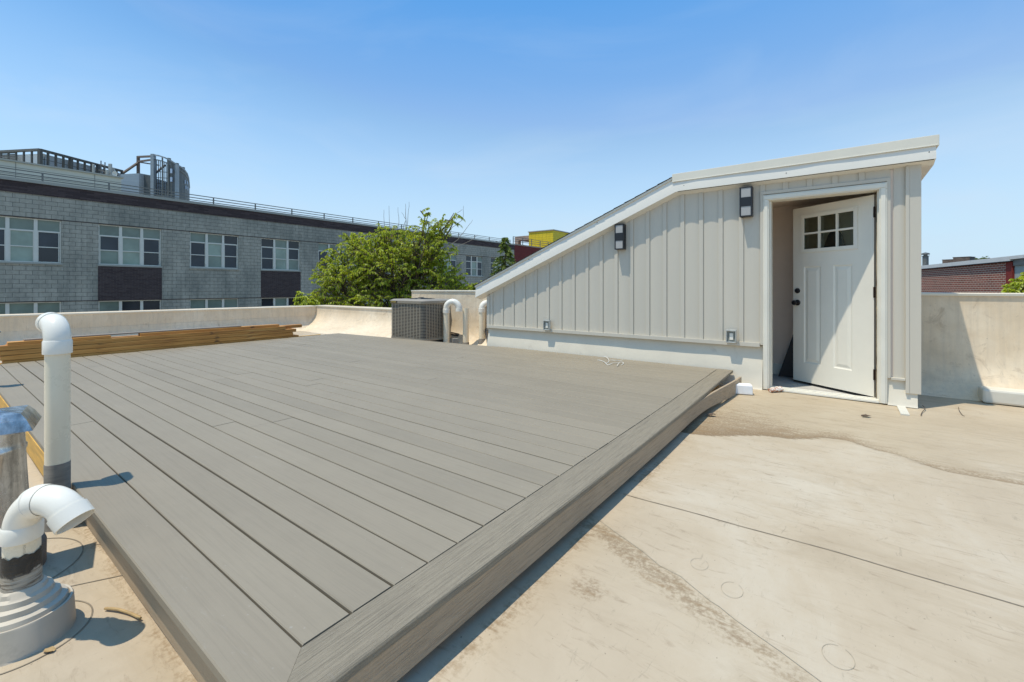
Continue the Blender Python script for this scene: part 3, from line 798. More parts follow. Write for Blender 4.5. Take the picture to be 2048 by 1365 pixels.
for i in range(len(xs)-1):
    for j in range(len(zs)-1):
        x0,x1,z0,z1 = xs[i],xs[i+1],zs[j],zs[j+1]
        cx, cz = (x0+x1)/2, (z0+z1)/2
        if GX0 < cx < GX1 and GZ0 < cz < GZ1: continue
        inp = any(P[0] < cx < P[1] and P[2] < cz < P[3] for P in (P1,P2))
        if not inp: mb.add([D(x0,0,z0),D(x1,0,z0),D(x1,0,z1),D(x0,0,z1)], [(0,1,2,3)])
        mb.add([D(x0,-DTH,z0),D(x1,-DTH,z0),D(x1,-DTH,z1),D(x0,-DTH,z1)], [(3,2,1,0)])
for P in (P1,P2):
    rings = [(0,0),(.012,-.007),(.022,-.007),(.050,-.001),(.052,-.001)]
    vs = []
    for (ins, y) in rings:
        vs += [D(P[0]+ins,y,P[2]+ins),D(P[1]-ins,y,P[2]+ins),D(P[1]-ins,y,P[3]-ins),D(P[0]+ins,y,P[3]-ins)]
    fs = [(r*4+k, r*4+(k+1)%4, (r+1)*4+(k+1)%4, (r+1)*4+k) for r in range(4) for k in range(4)] + [(16,17,18,19)]
    mb.add(vs, fs)
for a,b in (((0,dz0),(DWID,dz0)),((DWID,dz0),(DWID,dz1)),((DWID,dz1),(0,dz1)),((0,dz1),(0,dz0))):
    mb.add([D(a[0],0,a[1]),D(b[0],0,b[1]),D(b[0],-DTH,b[1]),D(a[0],-DTH,a[1])], [(3,2,1,0)])
for a,b in (((GX0,GZ0),(GX1,GZ0)),((GX1,GZ0),(GX1,GZ1)),((GX1,GZ1),(GX0,GZ1)),((GX0,GZ1),(GX0,GZ0))):
    mb.add([D(a[0],0,a[1]),D(b[0],0,b[1]),D(b[0],-DTH,b[1]),D(a[0],-DTH,a[1])], [(0,1,2,3)])
# lite frame and muntins
fw = .022
dbox(mb, GX0-.018,GX0+fw,0.0005,.012,GZ0-.018,GZ1+.018); dbox(mb, GX1-fw,GX1+.018,.0005,.012,GZ0-.018,GZ1+.018)
dbox(mb, GX0+fw,GX1-fw,.0005,.012,GZ0-.018,GZ0+fw); dbox(mb, GX0+fw,GX1-fw,.0005,.012,GZ1-fw,GZ1+.018)
for k in (1,2):
    x = GX0+(GX1-GX0)*k/3; dbox(mb, x-.010,x+.010,-.016,.008,GZ0+fw,GZ1-fw)
zc = (GZ0+GZ1)/2; dbox(mb, GX0+fw,GX1-fw,-.0155,.0075,zc-.010,zc+.010)
door = part(mb, 'door', M['doorwhite'], bh, bevel=.0015)
mb = MB(); dbox(mb, GX0+.001,GX1-.001,-.026,-.022,GZ0+.001,GZ1-.001); part(mb, 'door_glass', M['doorglass'], door)
def knob(mb, x, z, prof):
    n = 20; vs = []; fs = []
    for (r, y) in prof:
        for k in range(n): vs.append(D(x+r*cos(2*pi*k/n), y, z+r*sin(2*pi*k/n)))
    for i in range(len(prof)-1):
        for k in range(n): fs.append((i*n+k, i*n+(k+1)%n, (i+1)*n+(k+1)%n, (i+1)*n+k))
    mb.add(vs, fs, smooth=True)
mb = MB(); knob(mb, DWID-.058, -.178, [(.033,.0),(.033,.008),(.028,.012),(.013,.014),(.012,.035),(.024,.042),(.029,.055),(.025,.068),(.012,.073),(0,.074)])
knob(mb, DWID-.058, -.178, [(.0,-.118),(.020,-.115),(.028,-.1),(.026,-.085),(.012,-.078),(.012,-.058),(.032,-.054),(.033,-.045)])
part(mb, 'door_knob', M['black'], door)
mb = MB(); knob(mb, DWID-.058, -.040, [(.030,.0),(.030,.010),(.026,.018),(.014,.020),(.012,.024),(0,.025)]); part(mb, 'deadbolt', M['black'], door)
for zc_ in (.74,-.05,-.86):
    mb = MB(); dbox(mb, -.003,.0,-.042,-.003,zc_-.05,zc_+.05)
    a = D(-.004,.004,zc_-.052); mb.tube([a, (a[0],a[1],zc_+.052)], .0075, 10)
    dbox(mb, -.030,-.010,-.004,.0,zc_-.05,zc_+.05)
    part(mb, 'hinge', M['bronze'], door)
mb = MB(); dbox(mb, .004,DWID-.004,-.040,-.004,dz0-.016,dz0-.0005); part(mb, 'door_sweep', M['dark'], door)

# roof of the bulkhead
OV = 5.41; TRE, TLE = -.686, 4.748; ZF = 1.147; TKF = 1.56
def zf(t): return ZF if t <= TKF else ZF - SL*(t-TKF)
FH = .185
# soffit (slants up and out from siding to fascia)
mb = MB()
for (ta,tb) in ((TRE,TKF),(TKF,TLE)):
    q = [(OV,ta,zf(ta)),(OV,tb,zf(tb)),(S0+.03,tb,ztop(tb)-.001 if tb > TK else ZT-.001),(S0+.03,ta,(ztop(ta) if ta > TK else ZT)-.001)]
    mb.add(q + [(x,y,z+.02) for x,y,z in q], [(0,1,2,3),(7,6,5,4),(0,4,5,1),(2,6,7,3)])
# right end soffit
mb.box(S0+.031,6.70,TRE+.001,TR+.006,ZT-.002,ZT+.02)
mb.box(S0+.031,6.70,TL,TLE-.001,zf(TLE)+.0,zf(TLE)+.02)
part(mb, 'soffit', M['trim'], bh)
# fascia with oil-canned face
mb = MB(); vs = []; fs = []; n = 120
NZ = 6
for i in range(n+1):
    t = TRE + (TLE-TRE)*i/n
    for j in range(NZ+1):
        k = j/NZ; wv = (.0045*noise.noise(Vector((t*1.3, 0, 4))) + .0025*noise.noise(Vector((t*3.3, 1, 4))))*(1-.25*abs(2*k-1))
        bulge = .006*sin(pi*k)
        vs.append((OV-.002-bulge*.5-wv-.015*(1-k), t, zf(t)-.003+FH*k))
for i in range(n):
    for j in range(NZ): fs.append((i*(NZ+1)+j, i*(NZ+1)+j+1, (i+1)*(NZ+1)+j+1, (i+1)*(NZ+1)+j))
mb.add(vs, fs, smooth=True)
# end returns
m0 = [(OV-.004,TRE-.001,ZF-.003),(6.70,TRE-.001,ZF-.003),(6.70,TRE-.001,ZF+FH),(OV-.004,TRE-.001,ZF+FH)]
mb.extrude(m0, (0,.010,0))
zl = zf(TLE); mb.extrude([(OV-.004,TLE-.009,zl-.003),(6.70,TLE-.009,zl-.003),(6.70,TLE-.009,zl+FH),(OV-.004,TLE-.009,zl+FH)], (0,.010,0))
fas = part(mb, 'rake_fascia', M['trim'], bh)
for (t_,z_) in ((-.64,1.29),(-.64,1.21),(.45,1.30),(.45,1.19),(1.48,1.31),(1.48,1.20),(2.6,.86),(3.7,.41)):
    mb = MB(); mb.tube([(OV-.016,t_,z_),(OV-.004,t_,z_)], .0045, 8); part(mb, 'trim_nail', M['bronze'], fas)
# flat part: roof slab + metal edge cap
mb = MB(); mb.box(OV+.004,6.70,TRE+.012,TKF-.002,ZT+.025,ZF+FH-.002)
mb.extrude([(OV+.004,TKF,ZT+.03),(OV+.004,TLE-.012,zf(TLE-.012)+.01),(OV+.004,TLE-.012,zf(TLE-.012)+FH-.002),(OV+.004,TKF,ZF+FH-.002)], (6.70-OV-.004,0,0))
part(mb, 'roof_slab', M['dark'], bh)
mb = MB()
mb.box(OV-.022,OV-.008,TRE-.016,TKF+.055,ZF+FH-.072,ZF+FH+.022); mb.box(OV-.025,OV-.0215,TRE-.016,TKF+.055,ZF+FH-.074,ZF+FH-.064)
mb.box(OV-.021,6.72,TRE-.020,TRE-.003,ZF+FH-.072,ZF+FH+.021)
mb.box(OV-.011,6.72,TRE-.004,TKF+.05,ZF+FH+.008,ZF+FH+.0215)
part(mb, 'metal_edge', M['cap'], bh, bevel=.002)
# sloped part: drip strip and shingles
mb = MB()
def slab(mb, s0, s1, ta, tb, dz0_, dz1_, mi=0, tone=1.0):
    mb.extrude([(s0,ta,zf(ta)+FH+dz0_),(s0,tb,zf(tb)+FH+dz0_),(s0,tb,zf(tb)+FH+dz1_),(s0,ta,zf(ta)+FH+dz1_)], (s1-s0,0,0), mi, tone)
slab(mb, OV-.020, 6.71, TKF+.057, TLE+.012, -.022, .006)
part(mb, 'drip_edge', M['cap'], bh, bevel=.002)
mb = MB(); k = 0; t_ = TLE+.025
while t_ > TKF+.06:
    t2 = max(TKF+.058, t_-.142)
    zz = random.uniform(-.001,.002)
    mb.extrude([(OV-.028-random.uniform(0,.006),t2,zf(t2)+FH+.0065),(OV-.030,t_,zf(t_)+FH+.0065+.006+zz),(OV-.030,t_,zf(t_)+FH+.0165+zz),(OV-.028,t2,zf(t2)+FH+.012)], (6.72-OV,0,0))
    t_ = t2; k += 1
part(mb, 'shingle', M['shingle'], bh)

# sconces (fixed to the wall): one built, one copied
sc = thing('wall_light', 'black box wall light with two frosted panes, nearest the open door', 'wall light', (S0-.013,.828,.94), group='black box wall lights on the grey siding')
def sc_parts(th):
    c = .828; z0, z1 = .775, 1.100; f0, f1 = S0-.098, S0-.016; hw = .062
    mb = MB()
    mb.box(f0+.012,f1,c-hw,c-hw+.010,z0,z1); mb.box(f0+.012,f1,c+hw-.010,c+hw,z0,z1)
    mb.box(f0+.012,f1,c-hw+.01,c+hw-.01,z0,z0+.010); mb.box(f0+.012,f1,c-hw+.01,c+hw-.01,z1-.010,z1)
    mb.box(f0,f0+.012,c-hw,c-hw+.014,z0,z1); mb.box(f0,f0+.012,c+hw-.014,c+hw,z0,z1)
    mb.box(f0,f0+.012,c-hw+.014,c+hw-.014,z0,z0+.012); mb.box(f0,f0+.012,c-hw+.014,c+hw-.014,z1-.012,z1)
    zm = (z0+z1)/2; mb.box(f0,f0+.012,c-hw+.014,c+hw-.014,zm-.050,zm+.050)
    mb.box(f1+.0005,f1+.008,c-hw+.006,c+hw-.006,z0+.02,z1-.02)
    part(mb, 'housing', M['black'], th, bevel=.0015)
    for (a,b) in ((z0+.013,zm-.051),(zm+.051,z1-.013)):
        mb = MB(); mb.box(f0+.004,f0+.009,c-hw+.015,c+hw-.015,a,b); part(mb, 'frosted_pane', M['frost'], th)
sc_parts(sc)
def copy_thing(th, loc, label, rot=None, group=None):
    r = th.copy(); COL.objects.link(r); r.location = loc; r['label'] = label
    if rot is not None: r.rotation_euler = rot
    if group: r['group'] = group
    for c in list(th.children):
        d = c.copy(); COL.objects.link(d); d.parent = r
        for e in list(c.children):
            f = e.copy(); COL.objects.link(f); f.parent = d
    return r
copy_thing(sc, W(S0-.013,2.292,.655), 'black box wall light with two frosted panes, under the sloping rake')
# outdoor sockets
soc = thing('outdoor_socket', 'clear covered outdoor socket on the siding near the door', 'socket', (S0-.03,.978,-.60), group='weatherproof sockets on the drip flashing')
M['clearplastic'] = mat('grey_clear_plastic', (.48,.48,.44), .15, var=.2, vs=30)
M['socketgrey'] = mat('grey_socket_box', (.22,.23,.20), .5, var=.2, vs=20)
def socket_parts(th):
    c = .978; mb = MB()
    mb.box(S0-.062,S0-.041,c-.052,c+.052,-.622,-.475); mb.box(S0-.085,S0-.062,c-.052,c-.044,-.622,-.475); mb.box(S0-.085,S0-.062,c+.044,c+.052,-.622,-.475)
    mb.box(S0-.085,S0-.062,c-.044,c+.044,-.622,-.612); mb.box(S0-.088,S0-.062,c-.044,c+.044,-.492,-.475)
    for k in range(4): mb.box(S0-.080,S0-.060,c-.035+.022*k,c-.028+.022*k,-.4745,-.468)
    part(mb, 'cover', M['clearplastic'], th, bevel=.003)
    mb = MB(); mb.box(S0-.0640,S0-.0622,c-.040,c+.040,-.607,-.497); part(mb, 'box', M['socketgrey'], th)
    mb = MB(); mb.box(S0-.069,S0-.0645,c-.020,c+.018,-.590,-.515); part(mb, 'receptacle', M['pvc_fit'], th, bevel=.002)
    for z_ in (-.537,-.568):
        pass
socket_parts(soc)
copy_thing(soc, W(S0-.03,3.41,-.60), 'clear covered outdoor socket on the siding near the low end of the bulkhead')

# inside the bulkhead: leaning black panel, dark box
mb = MB(); mb.extrude([(6.37,-.42,ZG+.006),(6.37,.616,ZG+.006),(6.46,.115,.62),(6.463,.09,.66),(6.463,.075,.69),(6.463,.02,.69),(6.463,.005,.66),(6.46,-.02,.62)], (.012,0,.001))
solo(mb, 'leaning_panel', mat('black_sheet', (.010,.009,.014), .5, var=.1), (6.3,.2,ZG), 'black sheet leaning on the inside wall behind the open door', 'panel')
mb = MB(); mb.box(5.95,6.10,.70,.80,ZG+.006,-.93); mb.box(5.96,6.09,.71,.79,-.93,-.91)
solo(mb, 'dark_box', mat('dark_grey_box', (.03,.032,.035), .5), (6.0,.75,ZG), 'small dark box on the landing floor just inside the left door jamb', 'box', bevel=.004)

# ------------------------------------------------------------------ small things on roof
FX = lambda u, v, h=1.11: ((u-1024)/F*(h*F/(v-575)), h*F/(v-575))
def rnd_blob(c, size, mi=0, seed=1, sub=3, ang=0):
    vs = []; fs = []; n = 8
    return vs, fs
x_, y_ = FX(1480, 786); s_, t_ = ST(x_, y_)
mb = MB(); a = .25
def rbox(mb, cx, cy, hx, hy, z0, z1, ang, taper=0.0):
    vs = []
    for z, k in ((z0,1),(z1,1-taper)):
        for (px,py) in ((-hx,-hy),(hx,-hy),(hx,hy),(-hx,hy)):
            vs.append((cx+k*(px*cos(ang)-py*sin(ang)), cy+k*(px*sin(ang)+py*cos(ang)), z))
    mb.add(vs, [(0,3,2,1),(4,5,6,7),(0,1,5,4),(1,2,6,5),(2,3,7,6),(3,0,4,7)])
x_, y_ = FX(1487, 789); rbox(mb, x_, y_+.04, .098, .060, ZG+.002, ZG+.098, -.35, .03)
solo(mb, 'foam_block', M['foam'], (x_,y_+.06,ZG), 'white foam block on the roof beside the end of the deck', 'foam block', frame='w', bevel=.008)
# crushed cup
cupm, nt, b, out = newmat('printed_paper'); g = G(nt)
c = g.mix(g.ramp(g.noise(g.coord(), 45, 4, .6), [(.46, 0.0), (.54, 1.0)]), (.72,.66,.58), (.42,.16,.08)); g.l(c, b.inputs['Base Color']); b.inputs['Roughness'].default_value = .5
x_, y_ = FX(1555, 786); mb = MB(); pts = []; n = 14
vs = []; fs = []
for i in range(9):
    k = i/8; cx, cy = x_-.07+.14*k, y_+.02+.035*k
    for j in range(n):
        a = 2*pi*j/n; r = .030+.010*k; fl = .62+.12*noise.noise(Vector((k*3,a,1)))
        rr = r*(1+.22*noise.noise(Vector((k*4,cos(a)*1.6,sin(a)*1.6))))
        vs.append((cx-.015*cos(a)*.3, cy+rr*cos(a)*.9, ZG+.022+rr*sin(a)*fl+.006*k))
for i in range(8):
    for j in range(n): fs.append((i*n+j, i*n+(j+1)%n, (i+1)*n+(j+1)%n, (i+1)*n+j))
fs.append(tuple(range(n))[::-1])
mb.add(vs, fs, smooth=True); solo(mb, 'crushed_cup', cupm, (x_,y_,ZG), 'crushed brown and white paper cup lying at the door threshold', 'litter', frame='w')
# leaves
def leaf_litter(u, v, size, lab, seed, col='deadleaf', h=1.11):
    x, y = FX(u, v, h); random.seed(seed); mb = MB(); vs = []; fs = []; n = 6
    for i in range(n+1):
        for j in range(n+1):
            px = (i/n-.5)*size*1.5; py = (j/n-.5)*size*(1-abs(i/n-.5)*1.2)
            vs.append((x+px, y+py, -h+.004+size*.28*abs(noise.noise(Vector((px*30,py*30,seed))))+size*.3*(j/n-.5)**2*2))
    for i in range(n):
        for j in range(n): fs.append((i*(n+1)+j,(i+1)*(n+1)+j,(i+1)*(n+1)+j+1,i*(n+1)+j+1))
    mb.add(vs, fs, smooth=True); solo(mb, 'dead_leaf', M[col], (x,y,-h), lab, 'leaf', frame='w')
leaf_litter(1732, 834, .05, 'curled dark dead leaf on the roof in front of the door frame', 4)
leaf_litter(98, 1305, .022, 'tiny brown dry leaf on the roof at the foot of the front pipe boot', 6, 'twig')
leaf_litter(1422, 832, .05, 'brown dead leaf in the shade under the peeled end of the deck fascia', 9)
def wire(name, uvs, r, m, lab, cat, h=1.11, lift=.006, group=None):
    P = []
    for (u,v,*l) in uvs:
        x,y = FX(u,v,h); P.append(Vector((x,y,-h+r+(l[0] if l else 0))))
    # smooth
    Q = []
    for i in range(len(P)-1):
        for k in range(6):
            a = P[max(0,i-1)]; b_ = P[i]; c_ = P[i+1]; d = P[min(len(P)-1,i+2)]; t = k/6
            Q.append(.5*((2*b_)+(c_-a)*t+(2*a-5*b_+4*c_-d)*t*t+(3*b_-a-3*c_+d)*t**3))
    Q.append(P[-1]); mb = MB(); mb.tube(Q, r, 8); 
    return solo(mb, name, m, tuple(P[0]), lab, cat, frame='w', group=group)
wire('twig', [(210,1222,.004),(235,1225,.006),(262,1232,.003),(281,1243,.006)], .0042, M['twig'], 'bare tan twig on the roof between the front pipe and the deck', 'twig')
wire('twig', [(1845,812),(1850,820,.01),(1844,826),(1842,832)], .003, M['deadleaf'], 'thin dark crooked twig on the roof by the corner board', 'twig')
wire('twig', [(1917,815),(1918,822,.006),(1924,830),(1929,833)], .002, M['deadleaf'], 'thin dark bent twig on the sunny roof in front of the right parapet', 'twig')
wire('cord', [(1195,721),(1202,722),(1210,727.5,.01),(1216,731),(1226,729,.012),(1236,727)], .0035, M['string'], 'long loose white cord on the deck near the bulkhead curb', 'cord', h=.93, group='scraps of white cord on the deck')
wire('cord', [(1207,715.5,.012),(1213,718.5,.02),(1218,723,.008),(1216,726),(1211,727.5)], .0035, M['string'], 'hooked white cord end at the left of the cord scraps', 'cord', h=.93, group='scraps of white cord on the deck')
wire('cord', [(1221,722,.006),(1229,724,.016),(1238,723,.006),(1246,724,.02)], .0028, M['string'], 'straightest white cord, at the back of the cord scraps', 'cord', h=.93, group='scraps of white cord on the deck')
wire('cord', [(1234,734.5,.008),(1238,730,.02),(1243,727,.012),(1247,729,.01),(1243,731)], .0035, M['string'], 'short thick white cord at the right of the cord scraps', 'cord', h=.93, group='scraps of white cord on the deck')

# ------------------------------------------------------------------ lumber stack
random.seed(11)
ZL = ZD-.029
lh = .061; LG = 'amber boards stacked behind the far edge of the deck'
ords = ['bottom','second','third','top']
def lumber(s0, s1, t0, t1, z0, z1, lab, m='lumber', tone=1.0):
    mb = MB(); n = 6; vs = []; bow = random.uniform(-.006,.006); tw = random.uniform(-.004,.004)
    for i in range(n+1):
        k = i/n; o_ = bow*sin(pi*k)+tw*k
        vs += [(s0+(s1-s0)*k,t0+o_,z0),(s0+(s1-s0)*k,t1+o_,z0),(s0+(s1-s0)*k,t1+o_,z1),(s0+(s1-s0)*k,t0+o_,z1)]
    fs = [(i*4+j,(i+1)*4+j,(i+1)*4+(j+1)%4,i*4+(j+1)%4)[::-1] for i in range(n) for j in range(4)]
    fs += [(0,1,2,3)[::-1], tuple(n*4+q for q in (0,1,2,3))]
    mb.add(vs, fs, 0, tone)
    o = solo(mb, 'lumber_board', M[m], ((s0+s1)/2,t0,z0), lab, 'board', LG, bevel=.003)
    return o
ends_f = [(.62,4.29),(.60,4.18),(.58,4.24),(.56,4.05)]
for k in range(4):
    lumber(ends_f[k][0], ends_f[k][1], 8.20+random.uniform(-.012,.012), 8.33+random.uniform(-.012,.01), ZL+k*lh+.001, ZL+(k+1)*lh-.003,
           'amber board in the near row of the lumber stack, %s layer' % ords[k], tone=random.uniform(.8,1.1))
    lumber(ends_f[k][0]+random.uniform(.0,.12), ends_f[k][1]+(.0 if k < 3 else .38), 8.345+random.uniform(0,.008), 8.48+random.uniform(-.012,.01), ZL+k*lh+.001, ZL+(k+1)*lh-.003,
           'amber board in the far row of the lumber stack, %s layer' % ords[k], tone=random.uniform(.8,1.05))
zt = ZL+4*lh
lumber(.66,1.62,8.22,8.34,zt,zt+.036, 'short amber offcut on top of the lumber stack at its left end', tone=1.05)
lumber(1.95,3.95,8.24,8.36,zt,zt+.036, 'amber board on top of the right half of the lumber stack', tone=.9)
lumber(.80,3.32,8.26,8.37,zt+.038,zt+.056, 'thin grey weathered board lying highest on the lumber stack', m='graylumber')

# ------------------------------------------------------------------ plumbing vents
def arc(c, h, R, a0, a1, n, z0):
    """bend in the vertical plane through heading h; angle from 'up'"""
    out = []
    for i in range(n+1):
        a = a0+(a1-a0)*i/n
        out.append(Vector((c[0]+h[0]*R*(1-cos(a)), c[1]+h[1]*R*(1-cos(a)), z0+R*sin(a))))
    return out
def open_end(mb, p, d, r, L, th=.005, seg=24):
    """short open hub with wall thickness pointing along d"""
    d = d.normalized(); mb.tube([p, p+d*L], r, seg, cap=False); mb.tube([p+d*L, p+d*(L-.0005), p+d*(-.01)], [r-th, r-th, r-th], seg, cap=False)
    # rim
    up = d.orthogonal().normalized(); sd_ = d.cross(up); vs = []; fs = []
    for k in range(seg):
        a = 2*pi*k/seg; e = up*cos(a)+sd_*sin(a); vs += [p+d*L+e*r, p+d*L+e*(r-th)]
    for k in range(seg): fs.append((2*k,2*k+1,2*((k+1)%seg)+1,2*((k+1)%seg)))
    mb.add(vs, fs)
    # back shoulder
    vs = []; fs = []
    for k in range(seg):
        a = 2*pi*k/seg; e = up*cos(a)+sd_*sin(a); vs += [p+e*r, p+e*(r*.86)]
    for k in range(seg): fs.append((2*k,2*k+1,2*((k+1)%seg)+1,2*((k+1)%seg)))
    mb.add(vs, fs)
# B: front gooseneck in its stepped boot
bx, by = -1.554, 1.40
pb = thing('vent_pipe', 'white gooseneck vent pipe in a stepped grey boot, nearest the camera', 'vent pipe', (bx,by,ZG), frame='w')
mb = MB(); mb.lathe((bx,by), [(.124,ZG),(.121,ZG+.006),(.118,-1.022),(.115,-1.017),(.110,-1.017),(.107,-1.022),(.103,-1.006),(.089,-1.000),(.086,-.984),(.073,-.978),(.070,-.962),(.059,-.956),(.055,-.944),(.045,-.938)], 56, wob=.003)
part(mb, 'boot', M['boot'], pb)
mb = MB(); mb.lathe((bx,by), [(.0425,-.95),(.0425,-.75)], 40); part(mb, 'pipe', M['pvc'], pb)
tapem, nt, b, out = newmat('scratched_black_tape'); g = G(nt)
tcz = g.n('ShaderNodeTexCoord'); spz = g.n('ShaderNodeSeparateXYZ'); g.l(tcz.outputs['Object'], spz.inputs[0])
nz = g.noise(g.coord((1,1,1)), 34, 6, .7, .6); rid_ = g.noise(g.coord((1,1,9), (.12,.1,0)), 16, 5, .6)
hh_ = g.math('ADD', spz.outputs[2], g.math('MULTIPLY', g.math('SUBTRACT', nz, .5), .07))
tan_ = g.ramp(rid_, [(.38, (.13,.10,.07)), (.48, (.34,.29,.22)), (.7, (.46,.41,.33))])
drk_ = g.ramp(g.noise(g.coord((1,1,.4)), 30, 5, .7, 1.0), [(.5, (.035,.028,.02)), (.66, (.07,.055,.04)), (.70, (.35,.31,.25))])
c = g.mix(g.ramp(hh_, [(.212, 0.0), (.222, 1.0)]), tan_, drk_)
g.l(c, b.inputs['Base Color']); b.inputs['Roughness'].default_value = .6
g.l(g.bump(g.noise(g.coord((1,1,6)), 22, 5), .8, .006), b.inputs['Normal'])
mb = MB(); seg = 48; vs = []; fs = []; zz = [-.945,-.930,-.912,-.892,-.872,-.852,-.836]
for j, z in enumerate(zz):
    for k in range(seg):
        a = 2*pi*k/seg; r = .0450 + .0018*noise.noise(Vector((a*1.5,j*1.7,3))) + (.004 if j == 0 else 0)
        zt_ = z + (.010*noise.noise(Vector((cos(a)*3,sin(a)*3,8))) if j == len(zz)-1 else .004*sin(a*1.0+j))
        vs.append((bx+r*cos(a), by+r*sin(a), zt_))
for j in range(len(zz)-1):
    for k in range(seg): fs.append((j*seg+k, j*seg+(k+1)%seg, (j+1)*seg+(k+1)%seg, (j+1)*seg+k))
mb.add(vs, fs, smooth=True)
mb.tube([(bx-.045,by-.023,-.932),(bx-.053,by-.018,-.92),(bx-.056,by-.012,-.925)], .008, 8)
part(mb, 'tape_wrap', tapem, pb)
tcu = bpy.data.curves.new('printed_text', 'FONT'); tcu.body = 'NSVAOM'; tcu.size = .0085; tcu.space_character = 1.25
tob = bpy.data.objects.new('printed_text', tcu); tme = tob.to_mesh()
mb = MB(); va_ = math.atan2(-by, -bx) + .12
mb.v = []
for v_ in tme.vertices:
    aa = va_ + (v_.co.y-.003)/.0428*1.0
    mb.v.append((bx+.0429*cos(aa), by+.0429*sin(aa), -.833+v_.co.x*.75))
for f_ in tme.polygons: mb.f.append(tuple(f_.vertices)); mb.m.append(0); mb.t.append(1); mb.smooth.append(False)
tob.to_mesh_clear(); bpy.data.objects.remove(tob)
part(mb, 'printed_text', M['scuff'], pb)
h = Vector((.99,-.12,0)); z0 = -.765; R = .096
mb = MB(); A = arc((bx,by), h, R, 0, radians(140), 26, z0)
mb.tube(A, .0438, 36, cap=False)
mb.lathe((bx,by), [(.0480,-.797),(.0490,-.791),(.0490,-.755),(.0440,-.747)], 40)
mb.lathe((bx,by), [(.0480,-.797),(.042,-.797)], 40)
mid = A[12]; dm = (A[13]-A[11]).normalized(); mb.tube([mid-dm*.007, mid-dm*.004, mid+dm*.004, mid+dm*.007], [.0455,.0495,.0495,.0455], 36, cap=False)
m2 = A[14]; mb.tube([A[13],A[14],A[15],A[16]], [.0498,.0490,.0475,.0455], 36, cap=False)
de = (A[-1]-A[-2]).normalized(); open_end(mb, A[-1]-de*.004, de, .0500, .042, .0045, 36)
elb = part(mb, 'elbow', M['pvc_fit'], pb)
# A: tall pipe with a short elbow turned away
ax, ay = -2.11, 2.05
pa = thing('vent_pipe', 'tall white vent pipe with a short elbow standing against the deck edge', 'vent pipe', (ax,ay,ZG), frame='w')
mb = MB(); mb.lathe((ax,ay), [(.0430,-.84),(.0430,-.25)], 40); part(mb, 'pipe', M['pvc'], pa)
mb = MB(); mb.lathe((ax,ay), [(.052,ZG),(.047,ZG+.02),(.0442,-1.0),(.0442,-.815),(.0435,-.812)], 40, wob=.0015); part(mb, 'tape_wrap', M['tape'], pa)
mb = MB(); h = Vector((-.86,.51,0)); mb.lathe((ax,ay), [(.0435,-.307),(.0500,-.307),(.0505,-.304),(.0505,-.250),(.047,-.243)], 40)
A = arc((ax,ay), h, .075, 0, radians(88), 18, -.246); mb.tube(A, [.0470]*19, 36, cap=False); de = (A[-1]-A[-2]).normalized(); open_end(mb, A[-1]-de*.003, de, .0505, .035, .0045, 36)
part(mb, 'elbow', M['pvc_fit'], pa)
# metal flue at the left edge
vx, vy = -2.0, 1.70
fl = thing('metal_flue', 'galvanised metal flue with a square cap at the left edge of the photo', 'flue', (vx,vy,ZG), frame='w')
mb = MB(); mb.lathe((vx,vy), [(.102,-1.0),(.098,-.90),(.092,-.74),(.088,-.64),(.091,-.632),(.091,-.622),(.087,-.615),(.085,-.60),(.085,-.545),(.083,-.50)], 40, wob=.003); part(mb, 'flue_pipe', M['galv'], fl)
mb = MB(); mb.lathe((vx,vy), [(.145,ZG),(.142,-1.02),(.137,-1.0),(.121,-.985),(.111,-.965),(.104,-.955)], 40, wob=.004); part(mb, 'boot', mat('brown_flashing', (.22,.17,.13), .7, var=.2), fl)
mb = MB(); vs = []; angs = [radians(-4+90*k) for k in range(4)]
for (r, z) in ((.168,-.548),(.142,-.508),(.118,-.484),(.02,-.472)):
    for a in angs: vs.append((vx+r*cos(a), vy+r*sin(a), z))
fs = [(r*4+k, r*4+(k+1)%4, (r+1)*4+(k+1)%4, (r+1)*4+k) for r in range(3) for k in range(4)] + [(12,13,14,15)]
mb.add(vs, fs)
for k in range(4):
    a = angs[k]+pi/4; mb.add([(vx+.125*cos(angs[k]),vy+.125*sin(angs[k]),-.560),(vx+.125*cos(angs[(k+1)%4]),vy+.125*sin(angs[(k+1)%4]),-.560),(vx+.125*cos(angs[(k+1)%4]),vy+.125*sin(angs[(k+1)%4]),-.51),(vx+.125*cos(angs[k]),vy+.125*sin(angs[k]),-.50)],[(0,1,2,3)])
part(mb, 'cap', M['galv'], fl)
# second slim metal pipe just at the left frame edge
x2, y2 = -4.88, 4.12
mb = MB(); mb.lathe((x2,y2), [(.06,ZG),(.05,-1.05),(.05,-.62),(.04,-.615),(.0,-.612)], 24)
mb.lathe((x2,y2), [(.05,-.46),(.075,-.42),(.0,-.36)], 24); mb.tube([(x2,y2,-.62),(x2,y2,-.40)], .012, 8)
f2 = thing('metal_flue', 'slim metal vent standing at the left frame edge beside the lumber', 'flue', (x2,y2,ZG), frame='w')
part(mb, 'flue_pipe', M['galv'], f2)

